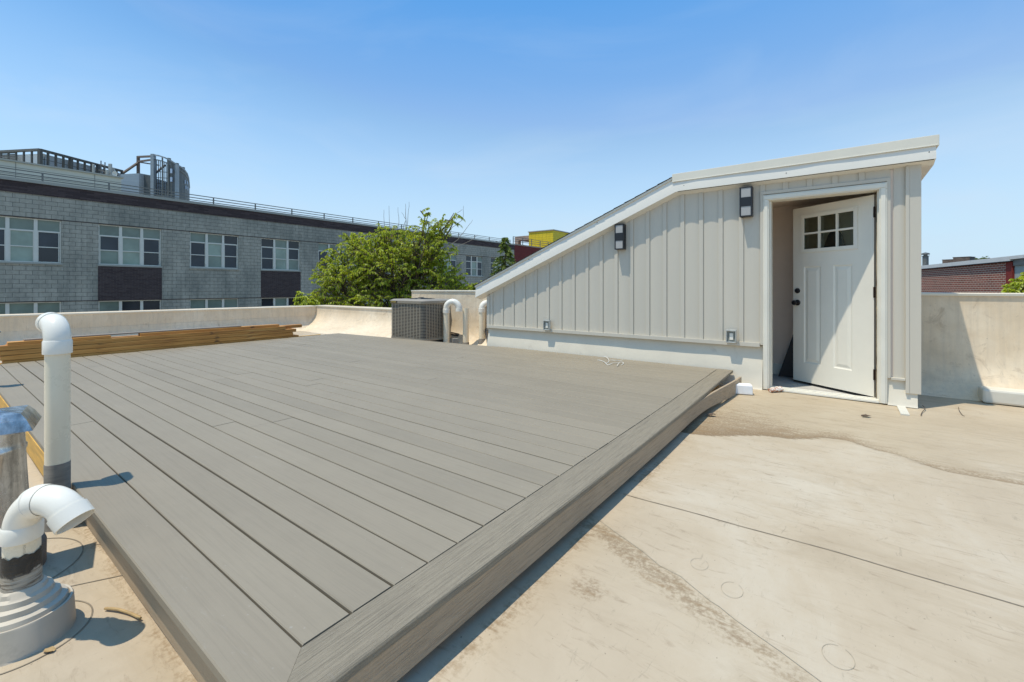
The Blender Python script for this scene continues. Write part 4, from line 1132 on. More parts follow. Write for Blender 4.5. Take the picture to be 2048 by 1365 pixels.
# pipes behind the deck
def pvc_u(X, Y, r, ztop_, label, hx, R=.10, end_drop=.05):
    th = thing('vent_pipe', label, 'vent pipe', (X,Y,ZG), frame='w')
    mb = MB(); z0 = ztop_-R-r; mb.lathe((X,Y), [(r+.012,ZG),(r+.004,ZG+.02),(r,ZG+.05),(r,z0-.05)], 28); part(mb, 'pipe', M['pvc'], th)
    mb = MB(); A = arc((X,Y), hx, R, 0, pi, 24, z0); 
    mb.tube([Vector((X,Y,z0-.01))]+A, r, 28, cap=False); mb.lathe((X,Y), [(r,z0-.085),(r+.008,z0-.085),(r+.008,z0-.01),(r,z0-.004)], 28)
    open_end(mb, A[-1], Vector((0,0,-1)), r+.009, end_drop, .006, 28)
    m_ = A[12]; dm = (A[13]-A[11]).normalized(); mb.tube([m_-dm*.01,m_-dm*.006,m_+dm*.006,m_+dm*.01],[r,r+.005,r+.005,r],28,cap=False)
    part(mb, 'return_bend', M['pvc_fit'], th); return th
Yp = 8.25; Xp = (892.6-1024)/F*Yp
pvc_u(Xp, Yp, .057, -.215, 'white U-bend vent pipe right beside the air conditioner', Vector((.98,-.2,0)), R=.125)
Yq = 8.25; Xq = (931.8-1024)/F*Yq
th = thing('vent_pipe', 'straight open-topped white vent pipe between the two bent ones', 'vent pipe', (Xq,Yq,ZG), frame='w')
mb = MB(); mb.lathe((Xq,Yq), [(.057,-1.04),(.057,-.392),(.051,-.392),(.051,-.7),(.0,-.7)], 28); part(mb, 'pipe', M['pvc'], th)
mb = MB(); mb.lathe((Xq,Yq), [(.070,ZG),(.063,ZG+.02),(.060,-1.03),(.057,-1.025)], 28); part(mb, 'tape_wrap', M['tape'], th)
Yr = 8.3; Xr = (964-1024)/F*Yr
th = thing('vent_pipe', 'white vent pipe whose bend is half hidden by the bulkhead corner', 'vent pipe', (Xr,Yr,ZG), frame='w')
mb = MB(); mb.lathe((Xr,Yr), [(.060,-.97),(.060,-.44)], 28); part(mb, 'pipe', M['pvc'], th)
mb = MB(); mb.lathe((Xr,Yr), [(.075,ZG),(.066,ZG+.03),(.063,-.97),(.060,-.965)], 28); part(mb, 'tape_wrap', M['tape'], th)
mb = MB(); A = arc((Xr,Yr), Vector((.9,.43,0)), .10, 0, radians(95), 16, -.40); mb.tube([Vector((Xr,Yr,-.42))]+A, .060, 28, cap=False); mb.lathe((Xr,Yr), [(.061,-.47),(.069,-.47),(.069,-.395),(.061,-.39)], 28)
de = (A[-1]-A[-2]).normalized(); open_end(mb, A[-1], de, .068, .05, .006, 28); part(mb, 'elbow', M['pvc_fit'], th)

# ------------------------------------------------------------------ air conditioner
cs, ct = 5.40, 5.995       # near corner (s,t)
AS, AT = .76, .95; z0a, z1a = -.975, -.27
ac = thing('air_conditioner', 'taupe louvred air conditioning condenser on the roof behind the deck', 'air conditioner', (cs,ct,ZG))
mb = MB(); mb.box(cs+.035,cs+AS-.035,ct+.035,ct+AT-.035,z0a+.02,z1a-.02); part(mb, 'coil', M['coil'], ac)
mb = MB(); rows = 24
cut = .09      # chamfered near corner (rounded look)
def ring(off):
    """plan outline of the guard with chamfered corners"""
    a0, a1, b0, b1 = cs+off, cs+AS-off, ct+off, ct+AT-off; P = []
    for (cx_,cy_,st_) in ((a0+cut,b0+cut,pi),(a1-cut,b0+cut,1.5*pi),(a1-cut,b1-cut,0),(a0+cut,b1-cut,.5*pi)):
        for k in range(5): a = st_+pi/2*k/4; P.append((cx_+cut*cos(a), cy_+cut*sin(a)))
    return P
R1 = ring(0); R2 = ring(.008); nR = len(R1)
for i in range(rows+1):
    z = z0a+.03+(z1a-z0a-.06)*i/rows; hh = .0062 if 0 < i < rows else .012
    vs = [(x,y,z-hh) for x,y in R1]+[(x,y,z+hh) for x,y in R1]+[(x,y,z-hh) for x,y in R2]+[(x,y,z+hh) for x,y in R2]
    fs = []
    for k in range(nR):
        q = (k+1)%nR; fs += [(k,q,nR+q,nR+k),(2*nR+q,2*nR+k,3*nR+k,3*nR+q),(nR+k,nR+q,3*nR+q,3*nR+k),(q,k,2*nR+k,2*nR+q)]
    mb.add(vs, fs)
for k in range(10):
    q = cut + (AT-2*cut)*k/9; qs = cut + (AS-2*cut)*k/9
    for (x0,x1,y0,y1) in ((cs-.001,cs+.010,ct+q-.007,ct+q+.007),(cs+AS-.010,cs+AS+.001,ct+q-.007,ct+q+.007),(cs+qs-.007,cs+qs+.007,ct-.001,ct+.010),(cs+qs-.007,cs+qs+.007,ct+AT-.010,ct+AT+.001)):
        mb.box(x0,x1,y0,y1,z0a+.01,z1a-.005)
part(mb, 'louvred_guard', M['ac'], ac)
mb = MB(); 
def plate(mb, off, za, zb, off2=None):
    P = ring(off); Q = ring(off2 if off2 is not None else off); n_ = len(P)
    vs = [(x,y,za) for x,y in P]+[(x,y,zb) for x,y in Q]
    fs = [tuple(range(n_))[::-1], tuple(range(n_,2*n_))]+[(k,(k+1)%n_,n_+(k+1)%n_,n_+k) for k in range(n_)]
    mb.add(vs, fs)
plate(mb, -.004, z0a-.005, z0a+.03); part(mb, 'base_pan', M['ac'], ac, bevel=.002)
mb = MB(); plate(mb, .02, ZG+.004, z0a-.008); part(mb, 'dark_gap_fill', M['dark'], ac)  # near-black fill, painted shade for the gap under the raised unit
mb = MB(); plate(mb, -.018, z1a-.030, z1a+.018, -.022); plate(mb, -.022, z1a+.0185, z1a+.048, .03)
top = part(mb, 'top_cover', M['ac'], ac, bevel=.004)
mb = MB(); cc = (cs+AS/2, ct+AT/2)
for r in (.06,.11,.16,.21,.26,.31): mb.lathe(cc, [(r-.004,z1a+.062-.03*(r/.31)**2),(r,z1a+.068-.03*(r/.31)**2),(r+.004,z1a+.062-.03*(r/.31)**2)], 40)
for k in range(16):
    a = 2*pi*k/16; mb.tube([(cc[0],cc[1],z1a+.066),(cc[0]+.2*cos(a),cc[1]+.2*sin(a),z1a+.055),(cc[0]+.33*cos(a),cc[1]+.33*sin(a),z1a+.040)], .003, 5)
mb.lathe(cc, [(.06,z1a+.058),(.055,z1a+.075),(0,z1a+.08)], 24)
part(mb, 'fan_grille', M['black'], top)
# badge on the left face
mb = MB()
bt0, bt1 = ct+AT-.245, ct+AT-.055
mb.extrude([(cs-.028,bt0,z1a-.022),(cs-.028,bt1+.012,z1a-.022),(cs-.028,bt1,z1a+.012),(cs-.028,bt0-.012,z1a+.012)], (.006,0,0), 0)
n = 7
for k in range(n):
    a = bt0+.014+(bt1-bt0-.03)*k/n; w_ = (bt1-bt0-.03)/n
    mb.box(cs-.0295,cs-.0282,a,a+w_*.72,z1a-.013,z1a+.004,1); mb.box(cs-.0298,cs-.0296,a+w_*.2,a+w_*.5,z1a-.009,z1a+.0,0)
part(mb, 'badge', [M['black'], M['gold']], top)
# disconnect box on the parapet
mb = MB(); Yd = 9.25
s_, t_ = 6.41, 6.93
s_, t_ = 6.40, 6.335
mb.box(6.335,6.412,t_,t_+.13,-.68,-.36); mb.box(6.345,6.41,t_+.13,t_+.16,-.55,-.40)
solo(mb, 'disconnect_box', mat('brown_grey_enamel', (.20,.165,.13), .5), (6.4,t_,-.68), 'brown-grey electrical disconnect box on the parapet behind the air conditioner', 'electrical box', bevel=.004)
# refrigerant lines
mb = MB()
def lp(u, v, Y): return Vector(((u-1024)/F*Y, Y, -(v-575)/F*Y))
for dz in (0,.035):
    P = [lp(898,668,8.6)+Vector((0,0,dz)), lp(912,671,8.7)+Vector((0,0,dz)), lp(930,674,8.7)+Vector((0,0,dz)), lp(948,671,8.6)+Vector((0,0,dz)), lp(959,664,8.5)+Vector((0,0,dz)), lp(970,662,8.35)+Vector((0,0,dz)), lp(974,674,8.1)+Vector((0,0,dz)), lp(976,690,7.9)+Vector((0,0,dz))]
    Q = []
    for i in range(len(P)-1):
        for k in range(5):
            a = P[max(0,i-1)]; b_ = P[i]; c_ = P[i+1]; d = P[min(len(P)-1,i+2)]; t = k/5
            Q.append(.5*((2*b_)+(c_-a)*t+(2*a-5*b_+4*c_-d)*t*t+(3*b_-a-3*c_+d)*t**3))
    mb.tube(Q, .019 if dz == 0 else .012, 10)
solo(mb, 'refrigerant_lines', M['hose'], tuple(P[0]), 'sagging black insulated refrigerant lines behind the straight vent pipe', 'hose', frame='w')
mb = MB(); x_, y_ = (905-1024)/F*8.1, 8.1
rbox(mb, x_+.05, y_, .06, .04, ZG+.002, -.935, .2, .15)
solo(mb, 'rubber_block', mat('grey_rubber', (.20,.19,.165), .7), (x_+.05,y_,ZG), 'small grey block on the roof between the U-bend pipe and the straight pipe', 'block', frame='w', bevel=.01)

# ------------------------------------------------------------------ school building across the street
T2 = 30.0
sch = thing('school_building', 'long grey block school with dark brick bands and aluminium windows', 'building', (-20,T2,ZS))
SB0, SB1 = -16.0, 40.8
zc1, zc0 = 4.82, 4.30      # dark band
P_ = 3.894; W0 = .1811*T2; WW = .0858*T2
floors = [(1.157,3.19),(-2.75,-.69),(-6.65,-4.6)]
wins = [(W0+P_*k, W0+P_*k+WW, k) for k in range(-5, 9)]
mb = MB()
# facade with real window openings: vertical strips
def facade(mb, xs_list, t0, th):
    zcuts = sorted({ZS, zc0} | {z for f in floors for z in f})
    xs = [SB0]; 
    for a, b, _ in xs_list: xs += [a, b]
    xs.append(SB1)
    for i in range(len(xs)-1):
        x0, x1 = xs[i], xs[i+1]; iswin = (i % 2 == 1)
        if not iswin: mb.box(x0, x1, t0, t0+th, ZS, zc0)
        else:
            k = xs_list[i//2][2]; fz = sorted(floors)
            zprev = ZS
            for (a, b) in fz:
                mb.box(x0+.0, x1-.0, t0+.003, t0+th, zprev, a); zprev = b
            mb.box(x0, x1, t0+.003, t0+th, zprev, zc0)
facade(mb, wins, T2, .30)
part(mb, 'block_wall', M['block'], sch)
mb = MB()
mb.box(SB0, SB1, T2+.302, T2+.4, ZS, 4.7); mb.box(SB1-.4, SB1-.002, T2+.402, T2+40, ZS, 4.7)
part(mb, 'end_wall', M['block_side'], sch)
mb = MB(); mb.box(SB0,SB1+.02,T2-.03,T2+.30,zc0+.001,zc1); part(mb, 'brick_band', M['darkbrick_band'], sch)
mb = MB(); mb.box(SB0,SB1+.05,T2-.08,T2+.34,zc1+.001,zc1+.14); mb.box(SB0,SB1,T2+.342,T2+40,4.4,4.72)
part(mb, 'coping', M['coping'], sch)
mb = MB()
mb.box(SB0,SB1,T2-.012,T2-.001,3.195,3.225); mb.box(SB0,SB1,T2-.012,T2-.001,-.69,-.655)
part(mb, 'ledge', M['darkbrick'], sch)
for (a,b,k) in wins:
    if k % 2 == 0:
        for (z0_,z1_) in ((-.68,1.157-.09),):
            mb = MB(); mb.box(a-.02,b+.02,T2-.014,T2+.002,z0_+.03,z1_); part(mb, 'brick_panel', M['darkbrick'], sch)
rnd = random.Random(5)
def window(a, b, z0_, z1_):
    mb = MB(); y0, y1 = T2+.09, T2+.15; fwid = .045
    cols = [a, a+(b-a)*.338, a+(b-a)*.676, b]
    mb.box(a, b, y0, y1, z0_, z0_+fwid); mb.box(a, b, y0, y1, z1_-fwid, z1_)
    for i, c in enumerate(cols):
        w_ = .05 if i in (0,3) else .065
        lo, hi = (c, c+w_) if i == 0 else ((c-w_, c) if i == 3 else (c-w_, c+w_*.9))
        mb.box(lo, hi, y0-.012, y1, z0_+.001, z1_-.001)
    H = z1_-z0_; ztr = z0_+H*.72; zm = z0_+H*.36
    for i in range(3):
        mb.box(cols[i]+.05, cols[i+1]-.05, y0+.002, y1-.002, ztr-.035, ztr+.035)
        mb.box(cols[i]+.05, cols[i+1]-.05, y0+.004, y1-.002, zm-.022, zm+.022)
        mb.box(cols[i]+.06, cols[i]+.09, y0+.008, y1-.01, z0_+.05, ztr-.03); mb.box(cols[i+1]-.09, cols[i+1]-.06, y0+.008, y1-.01, z0_+.05, ztr-.03)
    f = part(mb, 'window', M['winframe'], sch)
    ms = [M['pane_dark'], M['pane_blind'], M['pane_pale'], M['pane_screen']]
    mb = MB()
    for i in range(3):
        x0, x1 = cols[i]+.03, cols[i+1]-.03
        up = 1 if rnd.random() < .75 else 0
        if z0_ < 0: midp = rnd.choice([0,0,3]); low = 0
        else:
            midp = 2 if i == 1 else 3; low = rnd.choice([0,0,1,3]) if i != 1 else rnd.choice([0,2,1])
        for (za, zb, q) in ((z0_+.02, zm, low), (zm, ztr, midp), (ztr, z1_-.02, up)):
            mb.add([(x0,y1-.02,za),(x1,y1-.02,za),(x1,y1-.02,zb),(x0,y1-.02,zb)], [(0,1,2,3)], q)
    part(mb, 'panes', ms, f)
    mb = MB(); mb.box(a-.03, b+.03, T2-.05, T2+.16, z0_-.085, z0_-.002); part(mb, 'sill', M['darkbrick'] if False else M['coping'], f)
    mb = MB(); mb.box(a, b, T2+.30, T2+.302, z0_, z1_)
for (a,b,k) in wins:
    for (z0_,z1_) in floors[:2]: window(a, b, z0_, z1_)
mb = MB()
for (a,b,k) in wins:
    z0_, z1_ = floors[2]; mb.box(a, b, T2+.1, T2+.14, z0_, z1_)
part(mb, 'lower_windows', M['pane_dark'], sch)
# railing
mb = MB(); yr = T2+.45
for z in (5.42,5.26,5.11): mb.box(SB0,SB1,yr-.02,yr+.02,z-.022,z+.022)
x = SB0+.5
while x < SB1: mb.box(x-.03,x+.03,yr-.03,yr+.03,4.72,5.42); x += 2.38
for t_ in range(1,10): mb.box(SB1-.03,SB1+.03,yr+t_*2.4-.03,yr+t_*2.4+.03,4.72,5.42)
for z in (5.42,5.26,5.11): mb.box(SB1-.02,SB1+.02,yr+.03,yr+24,z-.022,z+.022)
part(mb, 'roof_railing', M['steelgrey'], sch)
# setback storey with pale panels
mb = MB(); mb.box(SB0-4, 7.15, 34.0, 60, 4.73, 6.42)
for z in (5.05,5.42,5.80,6.15): mb.box(SB0-4, 7.152, 33.988, 33.999, z-.008, z+.008, 1)
for x in range(-18,8,3): mb.box(x-.008,x+.008,33.986,33.9985,4.74,6.41,1)
mb.box(SB0-4.1, 7.25, 33.9, 34.2, 6.421, 6.50, 2)
part(mb, 'setback_storey', [M['metalpanel'], M['steelgrey'], M['coping']], sch)

# ------------------------------------------------------------------ rooftop screens (world frame)
def wp(u, v, Y): return Vector(((u-1024)/F*Y, Y, -(v-575)/F*Y))
scr = thing('roof_screen', 'long brown steel louvre screen with open bays on the school roof at far left', 'screen wall', (-32.1,30,6.4), frame='w')
def bar(mb, a, b, r, mi=0):
    mb.tube([a,b], r, 4, mi=mi, smooth=False)
A0 = wp(80,300,30.0); B0 = wp(245,343,35.6); Lf = wp(-40,306,33.0)
zb = 7.0
mb = MB()
def onz(p, z): return Vector((p.x,p.y,z))
nb = 12
for i in range(nb+1):
    p = A0.lerp(B0, i/nb); wv = .07 if i % 4 else .13
    bar(mb, onz(p, 6.5), onz(p, p.z), wv)
bar(mb, A0, B0, .11); 
mid0, mid1 = onz(A0, A0.z-1.0), onz(B0, B0.z-1.0); bar(mb, mid0, mid1, .05)
bar(mb, onz(A0, A0.z-.6), onz(B0, B0.z-.55), .025)
bar(mb, Lf, A0, .11); bar(mb, onz(Lf, Lf.z-1.1), onz(A0, A0.z-1.1), .12)
for i in range(9):
    p = Lf.lerp(A0, i/8); bar(mb, onz(p, 6.5), p, .06)
for i in (3,4,5):
    a, b_ = Lf.lerp(A0, (i-1)/8), Lf.lerp(A0, i/8)
    for k in range(9): bar(mb, onz(a, a.z-.12-.12*k), onz(b_, b_.z-.12-.12*k), .045)
part(mb, 'steel_frame', mat('dark_brown_steel', (.075,.072,.062), .7, var=.2, vs=2), scr)
mb = MB()   # grey panels behind the frame
q0, q1 = onz(A0, 6.5)+Vector((-.25,.1,0)), onz(B0, 6.5)+Vector((-.25,.1,0))
mb.add([q0, q1, onz(q1, B0.z-.15), onz(q0, A0.z-.15)], [(0,1,2,3)]); mb.add([v+Vector((-.06,.02,0)) for v in (q0,q1,onz(q1,B0.z-.15),onz(q0,A0.z-.15))], [(3,2,1,0)])
q2, q3 = onz(Lf, 6.5)+Vector((.1,.35,0)), onz(A0, 6.5)+Vector((-.1,.35,0))
mb.add([q2, q3, onz(q3, A0.z-.15), onz(q2, Lf.z-.15)], [(0,1,2,3)]); mb.add([v+Vector((0,.06,0)) for v in (q2,q3,onz(q3,A0.z-.15),onz(q2,Lf.z-.15))], [(3,2,1,0)])
part(mb, 'back_panels', mat('pale_polycarbonate', (.42,.47,.50), .5, var=.08), scr)
# equipment racks in front of the screen
rnd = random.Random(2)
mb = MB()
for i in range(26):
    u = 76+rnd.uniform(0,110); Y = 31.2 + (u-80)/165*3.6; top_ = 575-rnd.uniform(232,246)+ (u-80)*.14
    a = wp(u, 372, Y); a.z = 6.42; bz = -(top_-575)/F*Y; w_ = rnd.uniform(.04,.13)
    mb.box(a.x-w_,a.x+w_,a.y-.08,a.y+.08,6.42,max(6.6,bz))
solo(mb, 'roof_equipment', mat('mixed_grey_equipment', (.20,.19,.17), .7, var=.7, vs=1.2), (-31,31.5,6.42), 'row of small grey cabinets and pipes in front of the roof screen', 'roof equipment', frame='w')
# cell antennas and poles
ag = 'pale panel antennas beside the roof screen'
for (u, v, Y, w_, lab) in ((220.5,328,33.5,.11,'tallest pale panel antenna right of the roof screen'),(226.5,336,33.8,.09,'shorter pale panel antenna just right of the tallest one'),(214,340,33.2,.08,'pale panel antenna just left of the tallest one'),(187,329,33.0,.07,'narrow white panel antenna in front of the roof screen bays')):
    p = wp(u, v, Y); th = thing('panel_antenna', lab, 'antenna', (p.x,p.y,6.42), ag, frame='w')
    mb = MB(); mb.box(p.x-w_,p.x+w_,p.y-.06,p.y+.06,6.9,p.z); part(mb, 'antenna_panel', mat('pale_antenna', (.45,.45,.40), .5), th, bevel=.02)
    mb = MB(); mb.tube([(p.x,p.y+.10,6.42),(p.x,p.y+.10,p.z-.2)], .03, 8); part(mb, 'mast', M['steelgrey'], th)
for (u, v, Y, lab) in ((202,322,33.0,'taller thin dark mast left of the panel antennas'),(210,325,33.2,'shorter thin dark mast left of the panel antennas')):
    p = wp(u, v, Y); mb = MB(); mb.tube([(p.x,p.y,6.42),(p.x,p.y,p.z)], .035, 8)
    for k in (0.25,.7,1.2): mb.tube([(p.x-.18,p.y,p.z-k),(p.x+.22,p.y-.02,p.z-k-.05)], .02, 6)
    solo(mb, 'antenna_mast', M['steelgrey'], (p.x,p.y,6.42), lab, 'mast', frame='w')
p = wp(231,349,33.6); mb = MB(); mb.lathe((0,0), [(0,-.02),(.1,.0),(.2,.05),(.24,.10),(.22,.10),(.1,.03),(0,.01)], 20)
mb.v = [(p.x+x*.85+z_*.2, p.y-z_*1.0-.0, p.z+y*.9) for x,y,z_ in mb.v]; mb.tube([(p.x,p.y+.05,6.42),(p.x,p.y+.02,p.z)], .03, 6)
solo(mb, 'satellite_dish', M['trim'], (p.x,p.y,6.42), 'small round white dish beside the panel antennas', 'dish', frame='w')

# round steel screen tower
tw = thing('screen_tower', 'round mesh-clad steel screen tower rising behind the school railing', 'tower', tuple(wp(320,400,34)), frame='w')
YT = 33.5; zbase = 4.72
pl = wp(276.5,313,YT+1.2); pr = wp(306.5,309,YT)
steel = M['rust']
mb = MB()
bar(mb, onz(pl,zbase), pl, .11); bar(mb, pl+Vector((0,0,-.05)), pr+Vector((0,0,-.15)), .09)
bar(mb, pl+Vector((0,0,-.42)), pr+Vector((0,0,-.4)), .08)
g1 = wp(247,346,YT+.4); bar(mb, g1, pl+Vector((0,0,-.5)), .09)
bar(mb, pl+Vector((0,0,-.45)), wp(318,331,YT+2.6), .06); bar(mb, wp(283,357,YT+.8), wp(306,359,YT+.3), .10)
bar(mb, wp(300,356,YT+1), wp(330,331,YT+2.4), .09)
part(mb, 'rusty_frame', steel, tw)
mb = MB(); bar(mb, onz(pr,zbase), pr, .17); 
# curved mesh: plan points
cu = [(306.5,310,YT),(318,312,YT-.15),(330,316,YT-.2),(342,322,YT-.1),(354,330,YT+.1),(362,335,YT+.5),(369,341,YT+1.0),(374,348,YT+1.7),(377,357,YT+2.6),(378,368,YT+3.6)]
# a real cylinder wall: constant top height, the drop in the picture comes from bending away; keep a rolled shoulder
cp = [wp(*c_) for c_ in cu]
for i in (4,): bar(mb, onz(cp[i],zbase), cp[i]+Vector((0,0,.0)), .14)
for i in range(len(cp)-1): bar(mb, cp[i], cp[i+1], .07)
for i in range(len(cp)-1): bar(mb, onz(cp[i], 8.1-.35), onz(cp[i+1], 8.1-.35), .05) if False else None
part(mb, 'pale_posts', mat('pale_steel', (.27,.30,.31), .5, var=.1), tw)
mb = MB()
for lev in (.33,):
    for i in range(len(cp)-1):
        a, b_ = cp[i], cp[i+1]; bar(mb, onz(a, a.z-lev)+Vector((0,.06,0)), onz(b_, b_.z-lev)+Vector((0,.06,0)), .05)
zl_ = 7.05
for i in range(len(cp)-1): bar(mb, onz(cp[i], zl_-.12*i)+Vector((0,.05,0)), onz(cp[i+1], zl_-.12*(i+1))+Vector((0,.05,0)), .07)
for (i,k) in ((1,.5),(3,.0),(2,.5)):
    p = cp[i].lerp(cp[i+1], k); bar(mb, onz(p, zbase)+Vector((0,.04,0)), onz(p, p.z)+Vector((0,.04,0)), .05)
part(mb, 'dark_ribs', M['steelgrey'], tw)
meshm, nt, b, out = newmat('expanded_metal_mesh'); g = G(nt)
g.l(g.ramp(g.noise(g.coord((1,1,.3)), 2.5, 5), [(.3, (.075,.082,.082)), (.7, (.125,.135,.13))]), b.inputs['Base Color']); b.inputs['Roughness'].default_value = .6
mb = MB()
def skin(i0, i1, za, zbf, y=.02, sub=3):
    for i in range(i0, i1):
        a, b_ = cp[i]+Vector((0,y,0)), cp[i+1]+Vector((0,y,0))
        mb.add([onz(a,za(a)),onz(b_,za(b_)),onz(b_,zbf(b_)),onz(a,zbf(a))], [(0,1,2,3)])
        mb.add([onz(a,za(a))+Vector((0,.05,0)),onz(b_,za(b_))+Vector((0,.05,0)),onz(b_,zbf(b_))+Vector((0,.05,0)),onz(a,zbf(a))+Vector((0,.05,0))], [(3,2,1,0)])
skin(0, 9, lambda p: zbase, lambda p: zl_-.1)                 # lower mesh
skin(3, 9, lambda p: zl_-.1, lambda p: p.z-.05)               # right upper mesh
# window-like gap band between i 0..3 stays open with a lattice
part(mb, 'mesh_skin', meshm, tw)
mb = MB()
for i in range(0,3):
    for k in (0,.33,.66):
        p = cp[i].lerp(cp[i+1], k); bar(mb, onz(p, zl_-.1)+Vector((0,.3,0)), onz(p, p.z-.3)+Vector((0,.3,0)), .03)
for z in (7.5,7.95,8.4,8.85):
    bar(mb, onz(cp[0],z)+Vector((0,.3,0)), onz(cp[3],z-.1)+Vector((0,.3,0)), .028)
bar(mb, onz(cp[2],7.3)+Vector((0,.5,0)), onz(cp[3],8.9)+Vector((0,.3,0)), .3)
part(mb, 'lattice', meshm, tw)
mb = MB()
for (u,va,vb,Y) in ((343,338,347,YT-.12),(343,355,364,YT-.12),(370,361,368,YT+1.0),(374,363,369,YT+1.55),(371,372,379,YT+1.1),(374.5,374,381,YT+1.6)):
    p = wp(u,va,Y); q = wp(u,vb,Y); mb.box(p.x-.06,p.x+.06,p.y-.05,p.y+.02,q.z,p.z)
part(mb, 'pale_slot', mat('pale_slot', (.42,.50,.60), .3), tw)
for (u,vt,vb,Y) in ((338,317,330,YT+1),(354,327,336,YT+1.2),(361,334,342,YT+1.6),(366,335,344,YT+2)):
    p = wp(u,vt,Y); mb = MB(); mb.lathe((p.x,p.y), [(.13,zbase),(.13,p.z),(.0,p.z+.01)], 14); part(mb, 'exhaust_stack', M['steelgrey'], tw)
# pale cladding block joining the tower
mb = MB(); a = wp(241,349,YT-.6); b_ = wp(278,347,YT-.2)
mb.add([onz(a,zbase),onz(b_,zbase),b_,a, onz(a,zbase)+Vector((0,3,0)),onz(b_,zbase)+Vector((0,3,0)),b_+Vector((0,3,0)),a+Vector((0,3,0))], [(0,1,2,3),(1,5,6,2),(5,4,7,6),(4,0,3,7),(3,2,6,7)])
part(mb, 'cladding_block', mat('horizontal_pale_cladding', (.40,.42,.42), .5, var=.1, vs=6, stretch=(.1,.1,2)), tw)
mb = MB(); a = wp(279,347,YT+.3); b_ = wp(306,352,YT+.2)
mb.add([onz(a,zbase),onz(b_,zbase),onz(b_,b_.z),a], [(0,1,2,3)]); mb.add([onz(a,zbase)+Vector((0,.1,0)),onz(b_,zbase)+Vector((0,.1,0)),b_+Vector((0,.1,0)),a+Vector((0,.1,0))], [(3,2,1,0)])
part(mb, 'mesh_panel', meshm, tw)

# ------------------------------------------------------------------ red building, yellow box
rb = thing('red_building', 'dark red brick building with a bright yellow rooftop box beyond the school', 'building', (41,T2,ZS))
mb = MB(); mb.box(40.86,75,T2+.02,T2+30,ZS,4.86); part(mb, 'wall', M['redwall'], rb)
mb = MB(); mb.box(40.87,75,T2-.03,T2+.4,4.861,5.0); part(mb, 'coping', M['concrete'], rb)
mb = MB(); mb.box(48.0,48.25,T2-.12,T2+.018,ZS,4.85); part(mb, 'downpipe', M['coping'], rb)
mb = MB()
for z in (5.35,5.6,5.85): mb.box(41,74,T2+.3,T2+.34,z-.025,z+.025)
for k in range(18): mb.box(41+1.9*k,41.08+1.9*k,T2+.29,T2+.35,5.0,5.85)
part(mb, 'roof_railing', M['steelgrey'], rb)
mb = MB(); mb.add([(51.5,31.3,4.87),(51.5,35.3,4.87),(51.5,35.3,7.75),(51.5,31.3,7.75)], [(0,1,2,3)]); mb.add([(51.5,35.3,4.87),(62,35.3,4.87),(62,35.3,7.75),(51.5,35.3,7.75),(62,31.3,4.87),(62,31.3,7.75)], [(0,1,2,3),(1,4,5,2)])
yb = part(mb, 'yellow_box', M['yellow'], rb)
mb = MB(); mb.add([(51.5,31.3,4.87),(62,31.3,4.87),(62,31.3,7.75),(51.5,31.3,7.75)], [(0,1,2,3)]); part(mb, 'side_cladding', M['yellow_x'], yb)
mb = MB(); mb.box(51.4,62.1,31.2,35.4,7.751,7.87); part(mb, 'roof_edge', M['coping'], yb)
mb = MB(); mb.box(51.7,52.5,35.42,37.9,6.75,7.35); mb.box(51.7,52.4,37.3,37.9,4.87,6.749); mb.box(56,56.7,37.3,37.9,4.87,7.3); mb.box(52.51,56,37.4,37.8,6.8,7.3)
part(mb, 'concrete_frame', M['concrete'], rb)

# ------------------------------------------------------------------ brick building on the right (own rotated frame)
A_ = Vector((22.2,24.0,0)); Bp = Vector((18.8,16.8,0)); dv = (Bp-A_).normalized(); rotb = math.atan2(dv.y, dv.x)
bb = thing('brick_building', 'low old red brick building with silver roof edge beyond the right parapet', 'building', (0,0,0), frame='w')
bb.location = (A_.x, A_.y, 0); bb.rotation_euler = (0,0,rotb)
BASES[bb.name] = (0,0,0)
L = (Bp-A_).length
# local x along the face, local +y is to the left-hand of dv; the mass lies on +y or -y: choose side away from the camera
nrm = Vector((-dv.y, dv.x, 0)); side = 1 if nrm.dot(A_) > 0 else -1
def yb_(a, b): return (a*side, b*side) if side > 0 else (b*side, a*side)
y0, y1 = yb_(0, 12)
mb = MB(); mb.box(-14, L, y0, y1, ZS, .95); part(mb, 'brick_wall', M['redbrick'], bb)
y0, y1 = yb_(-.012, .3); mb = MB(); mb.box(L+.001, L+.42, y0, y1, ZS, .955); part(mb, 'painted_brick_pier', M['redpaint'], bb)
y0, y1 = yb_(-.10, 12); mb = MB(); mb.box(-14, L+.44, y0, y1, .957, .985, 1); 
y0, y1 = yb_(-.08, .30); mb.box(-14, L+.42, y0, y1, .986, 1.16); mb.box(L+.44, L+6, y0, y1, 1.04, 1.16)
part(mb, 'roof_edge', [M['silver'], M['dark']], bb)
y0, y1 = yb_(.05, 10); mb = MB(); mb.box(L+.421, L+6, y0, y1, ZS, .80); 
y0, y1 = yb_(.0, 10); mb.box(L+.45, L+6, y0, y1, .801, 1.03, 1); part(mb, 'rendered_wall', [M['cream_stucco'], M['steelgrey']], bb)
p = wp(1851,505,24.3); mb = MB()
mb.lathe((p.x,p.y), [(.13,.9),(.13,p.z-.22)], 16); mb.lathe((p.x,p.y), [(.09,p.z-.22),(.09,p.z-.12)], 12); mb.lathe((p.x,p.y), [(.18,p.z-.13),(.17,p.z-.06),(.0,p.z)], 16); mb.lathe((p.x,p.y), [(.17,p.z-.22),(.17,p.z-.20),(.0,p.z-.2)], 16)
solo(mb, 'roof_vent', M['steelgrey'], (p.x,p.y,1.0), 'dark round metal roof vent with a cap on the brick building roof', 'roof vent', frame='w')
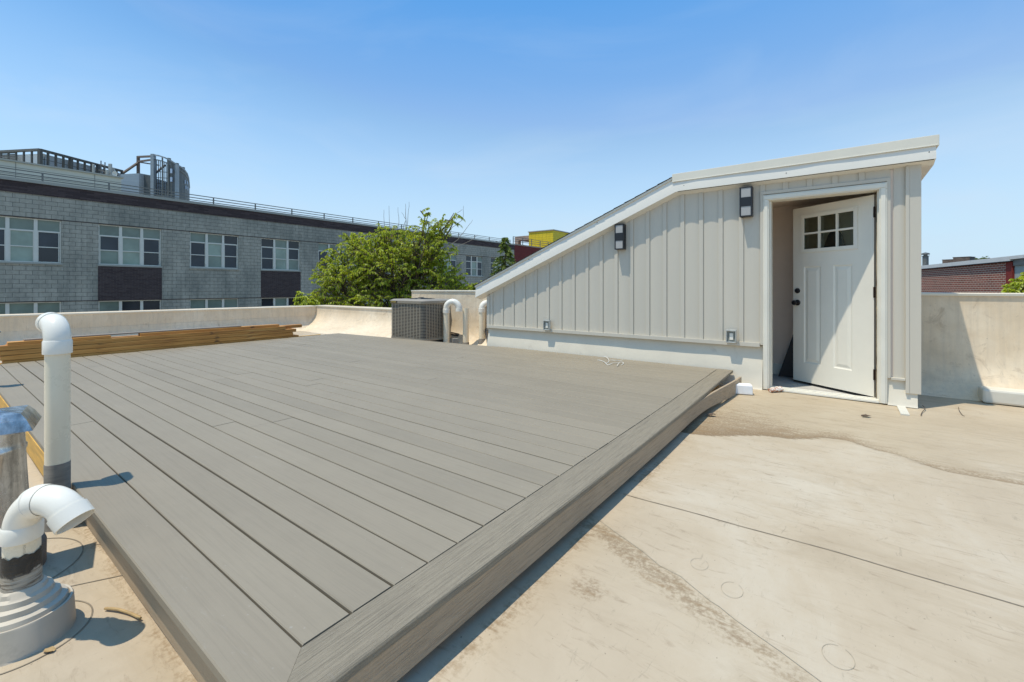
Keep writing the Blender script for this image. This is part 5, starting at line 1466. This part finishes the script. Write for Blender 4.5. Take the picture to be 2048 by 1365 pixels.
for (u,v,Y,r,lab) in ((1901,519.5,22.3,.25,'smaller rusty square chimney stub on the brick building roof'),(1928,514.5,21.6,.32,'larger rusty square chimney stub on the brick building roof')):
    p = wp(u,v,Y); th = thing('chimney_stub', lab, 'chimney', (p.x,p.y,.98), frame='w', group='rusty chimney stubs on the brick building')
    mb = MB(); rbox(mb, p.x, p.y, r, r*.9, .96, p.z-.03, .5, -.06); part(mb, 'body', M['bucket'], th, bevel=.02)
    mb = MB(); rbox(mb, p.x, p.y, r*1.08, r*.98, p.z-.029, p.z, .5); part(mb, 'rim', M['rust'], th)

# ------------------------------------------------------------------ trees
def leaf(mb, p, d, L, wd, tone, n=None):
    """folded leaf of two triangles along direction d"""
    d = d.normalized(); s_ = d.cross(n if n is not None else Vector((rt.uniform(-1,1),rt.uniform(-1,1),rt.uniform(-1,1)))); 
    if s_.length < 1e-4: s_ = d.orthogonal()
    s_.normalize(); nn = s_.cross(d)
    m_ = p + d*L*.45
    mb.add([p, m_+s_*wd*.5+nn*wd*.22, p+d*L-nn*L*.08, m_-s_*wd*.5+nn*wd*.22], [(0,1,2),(0,2,3)], 0, tone)
rt = random.Random(21)
def limb(mb, pts, r0, r1, seg=7):
    n = len(pts); mb.tube(pts, [r0+(r1-r0)*i/(n-1) for i in range(n)], seg)
def curve(a, b, sag, n=7, wob=.08):
    out = []; L = (b-a).length
    o1 = Vector((rt.uniform(-1,1),rt.uniform(-1,1),rt.uniform(-1,1)))*wob*L
    for i in range(n+1):
        k = i/n; out.append(a.lerp(b,k) + Vector((0,0,sag*L*sin(pi*k))) + o1*sin(pi*k)*.6 + Vector((rt.uniform(-1,1),rt.uniform(-1,1),rt.uniform(-1,1)))*wob*L*.12*(0 < i < n))
    return out
def spray(wood, lv, a, b, droop, nleaf, L=.13, wd=.045, base_tone=.5):
    P = curve(a, b, .12, 8, .10); limb(wood, P, .014, .003, 4)
    for k in range(nleaf):
        q = rt.random()**.8; i = min(len(P)-2, int(q*(len(P)-1))); f = q*(len(P)-1)-i
        p = P[i].lerp(P[i+1], f); ax_ = (P[i+1]-P[i]).normalized()
        side_ = ax_.cross(Vector((0,0,1))); side_ = side_.normalized() if side_.length > .01 else Vector((1,0,0))
        sgn = rt.choice((-1,1))
        d = ax_*rt.uniform(.1,.8) + side_*sgn*rt.uniform(.3,1.0) + Vector((0,0,-droop*rt.uniform(.4,1.6)))
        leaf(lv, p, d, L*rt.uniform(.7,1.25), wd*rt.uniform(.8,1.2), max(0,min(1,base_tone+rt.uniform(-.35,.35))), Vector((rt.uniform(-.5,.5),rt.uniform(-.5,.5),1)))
def broadleaf(name, label, root, lobes, nspray, leafm, nleaf=26, L=.13, wd=.046, seed=1, group=None, trunk_r=.16, droop=.8, fork_z=None, bare=0, sl=(.35,.75)):
    global rt; rt = random.Random(seed)
    th = thing(name, label, 'tree', tuple(root), group, frame='w')
    wood = MB(); lv = MB()
    cz = sum(l[0].z for l in lobes)/len(lobes)
    cen = sum((l[0] for l in lobes), Vector((0,0,0)))/len(lobes)
    fork = Vector((root[0]*.6+cen.x*.4, root[1]*.6+cen.y*.4, fork_z if fork_z is not None else root[2]+(cz-root[2])*.6))
    limb(wood, curve(Vector(root), fork, 0, 6, .02), trunk_r, trunk_r*.7, 10)
    heads = []
    for c_, r in lobes:
        P = curve(fork, c_-Vector((0,0,r[2]*.5)), .03, 7, .07); limb(wood, P, trunk_r*.5, .012+.02*min(1,r[0]/1.5), 7); heads.append(P)
    wsum = [l[1][0]*l[1][2]*(l[1][1]**.5) for l in lobes]; tot = sum(wsum)
    for (c_, r), P, wg in zip(lobes, heads, wsum):
        ns = max(4, int(nspray*wg/tot)); ntw = max(3, ns//9)
        subs = []
        for _ in range(ntw):
            while True:
                v = Vector((rt.uniform(-1,1),rt.uniform(-1,1),rt.uniform(-1,1)))
                if v.length < 1: break
            e = c_+Vector((v.x*r[0],v.y*r[1],v.z*r[2]))*.72
            s0_ = P[rt.randint(3,len(P)-1)]; Q = curve(s0_, e, .06, 5, .08); limb(wood, Q, .03, .012, 5); subs.append(Q)
        for _ in range(ns):
            Q = rt.choice(subs); a = Q[rt.randint(2,len(Q)-1)]
            v = Vector((rt.gauss(0,1),rt.gauss(0,1),rt.gauss(0,1))).normalized()*rt.uniform(.55,1.0)
            tgt = c_+Vector((v.x*r[0],v.y*r[1],v.z*r[2]))
            d = tgt-a
            if d.length < .05: continue
            Ls = rt.uniform(*sl); st_ = tgt - d.normalized()*min(Ls, d.length)
            if rt.random() < .25: limb(wood, curve(a, st_, .05, 3, .05), .009, .006, 4)
            bt = .42+.42*(v.z*.5+.5)+.1*rt.uniform(-1,1)  # leaves lighten towards the lobe top: sunlight painted into their tone
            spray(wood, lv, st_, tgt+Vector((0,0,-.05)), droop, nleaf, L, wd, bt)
    for _ in range(bare):
        c_, r = lobes[rt.randint(0,len(lobes)-1)]
    part(wood, 'trunk', M['bark'], th); part(lv, 'crown', leafm, th)
    return th
def LB(u, v, Y, ru, rv, rd): k = Y/F; return (wp(u,v,Y), (ru*k, rd, rv*k))
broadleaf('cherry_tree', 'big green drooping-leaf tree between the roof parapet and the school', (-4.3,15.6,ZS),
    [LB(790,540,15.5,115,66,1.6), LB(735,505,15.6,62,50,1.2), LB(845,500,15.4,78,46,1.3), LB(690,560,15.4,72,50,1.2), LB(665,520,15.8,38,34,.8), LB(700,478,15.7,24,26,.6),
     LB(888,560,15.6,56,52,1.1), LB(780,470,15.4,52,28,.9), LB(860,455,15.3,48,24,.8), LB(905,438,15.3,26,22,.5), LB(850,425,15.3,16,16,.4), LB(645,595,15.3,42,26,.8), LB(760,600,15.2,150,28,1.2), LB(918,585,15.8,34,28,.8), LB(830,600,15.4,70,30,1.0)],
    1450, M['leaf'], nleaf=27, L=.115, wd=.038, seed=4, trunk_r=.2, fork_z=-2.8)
broadleaf('sapling', 'low leafy sapling peeping over the parapet right of the lumber stack', (-7.0,13.6,ZS), [LB(612,604,13.6,26,14,.5), LB(600,592,13.6,8,14,.3), LB(617,596,13.6,8,14,.3)], 60, M['leaf'], nleaf=20, L=.13, wd=.05, seed=9, trunk_r=.06, fork_z=-2)
broadleaf('sapling', 'thin leafy sapling beside the low end of the bulkhead roof', (-1.3,17.5,ZS), [LB(953,572,17.5,14,20,.4), LB(965,575,17.5,12,14,.4), LB(938,580,17.5,22,18,.5)], 70, M['leaf'], nleaf=20, L=.14, wd=.05, seed=13, trunk_r=.06, fork_z=-3)
# bare shoots above the main crown
def bare(uvs, Y, r=.012):
    P = [wp(u,v,Y) for u,v in uvs]; return P
th = thing('bare_tree', 'leafless grey branches standing up behind the green crown', 'tree', (-4.2,17.0,ZS), frame='w')
mb = MB(); f0 = Vector((-4.0,17.0,-1.0)); limb(mb, [Vector((-4.2,17.0,ZS)), Vector((-4.1,17.0,-5)), f0], .1, .06, 8)
for path in ([(800,520),(812,470),(817,430),(818,404)],[(800,520),(806,460),(812,440),(803,425)],[(800,520),(790,470),(798,445),(796,415)],[(812,470),(812,430),(811,408)],[(800,520),(780,470),(779,450),(778,412)],[(790,500),(770,460),(768,420)],
             [(860,520),(905,455),(926,440),(927,412)],[(860,520),(915,480),(935,455),(945,440)],[(860,520),(910,430),(925,419)],[(860,520),(900,500),(945,480),(955,470)]):
    P = [wp(u,v,17.0) for u,v in path]; limb(mb, curve(f0, P[0], .0, 3, .03), .05, .03, 6)
    Q = []
    for i in range(len(P)-1): Q += [P[i].lerp(P[i+1], k/3)+Vector((rt.uniform(-.02,.02),0,0)) for k in range(3)]
    limb(mb, Q+[P[-1]], .015, .005, 5)
part(mb, 'branches', mat('grey_bark', (.28,.24,.20), .9), th)
# conifer
cx_, cy_ = wp(1010,520,26).x, 26.0
th = thing('conifer', 'narrow pointed conifer in front of the end of the school', 'tree', (cx_,cy_,ZS), frame='w')
rt = random.Random(31); wood = MB(); lv = MB(); ztip = wp(1010,474,26).z
limb(wood, [Vector((cx_,cy_,ZS)), Vector((cx_,cy_,-2)), Vector((cx_+.03,cy_,ztip-.1))], .16, .015, 8)
z = ztip-.12
while z > -6:
    dep = ztip-z; R = min(2.2, .10+.36*dep); nb_ = 6
    for k in range(nb_):
        a = rt.uniform(0,2*pi); rr = R*rt.uniform(.7,1.1)
        e = Vector((cx_+rr*cos(a), cy_+rr*sin(a), z - rr*.18 + rt.uniform(-.05,.12)*rr)); o_ = Vector((cx_,cy_,z+.08))
        P = curve(o_, e, .10, 5, .04); limb(wood, P, .02, .005, 4)
        nl = int(14+rr*34)
        for _ in range(nl):
            q = rt.random()**.7; i = min(4, int(q*5)); p = P[i].lerp(P[i+1], q*5-i)
            d = (P[i+1]-P[i]).normalized()*rt.uniform(.4,1) + Vector((rt.uniform(-1,1),rt.uniform(-1,1),rt.uniform(-.9,.3)))*.7
            leaf(lv, p, d, rt.uniform(.12,.24), .06, rt.uniform(.1,.9)*(.5+.5*q))
    z -= .17+.02*dep
part(wood, 'trunk', M['bark'], th); part(lv, 'crown', M['leaf_conifer'], th)
broadleaf('street_tree', 'rounded dark tree crown showing above the brick building roof', (36,34,ZS), [LB(1962,522,34,30,11,2.0), LB(1938,528,34,20,8,1.2), LB(1985,528,34,20,8,1.5), LB(1975,524,34,14,8,1.0)], 170, M['leaf_dark'], nleaf=24, L=.30, wd=.14, seed=17, sl=(.4,.8))
broadleaf('street_tree', 'leafy bush at the right frame edge against the pale rendered wall', (19.0,15.6,ZS), [LB(2052,575,15.5,30,28,.7), LB(2040,588,15.3,22,18,.6), LB(2070,560,15.5,28,26,.7)], 170, M['leaf'], nleaf=24, L=.16, wd=.07, seed=19)
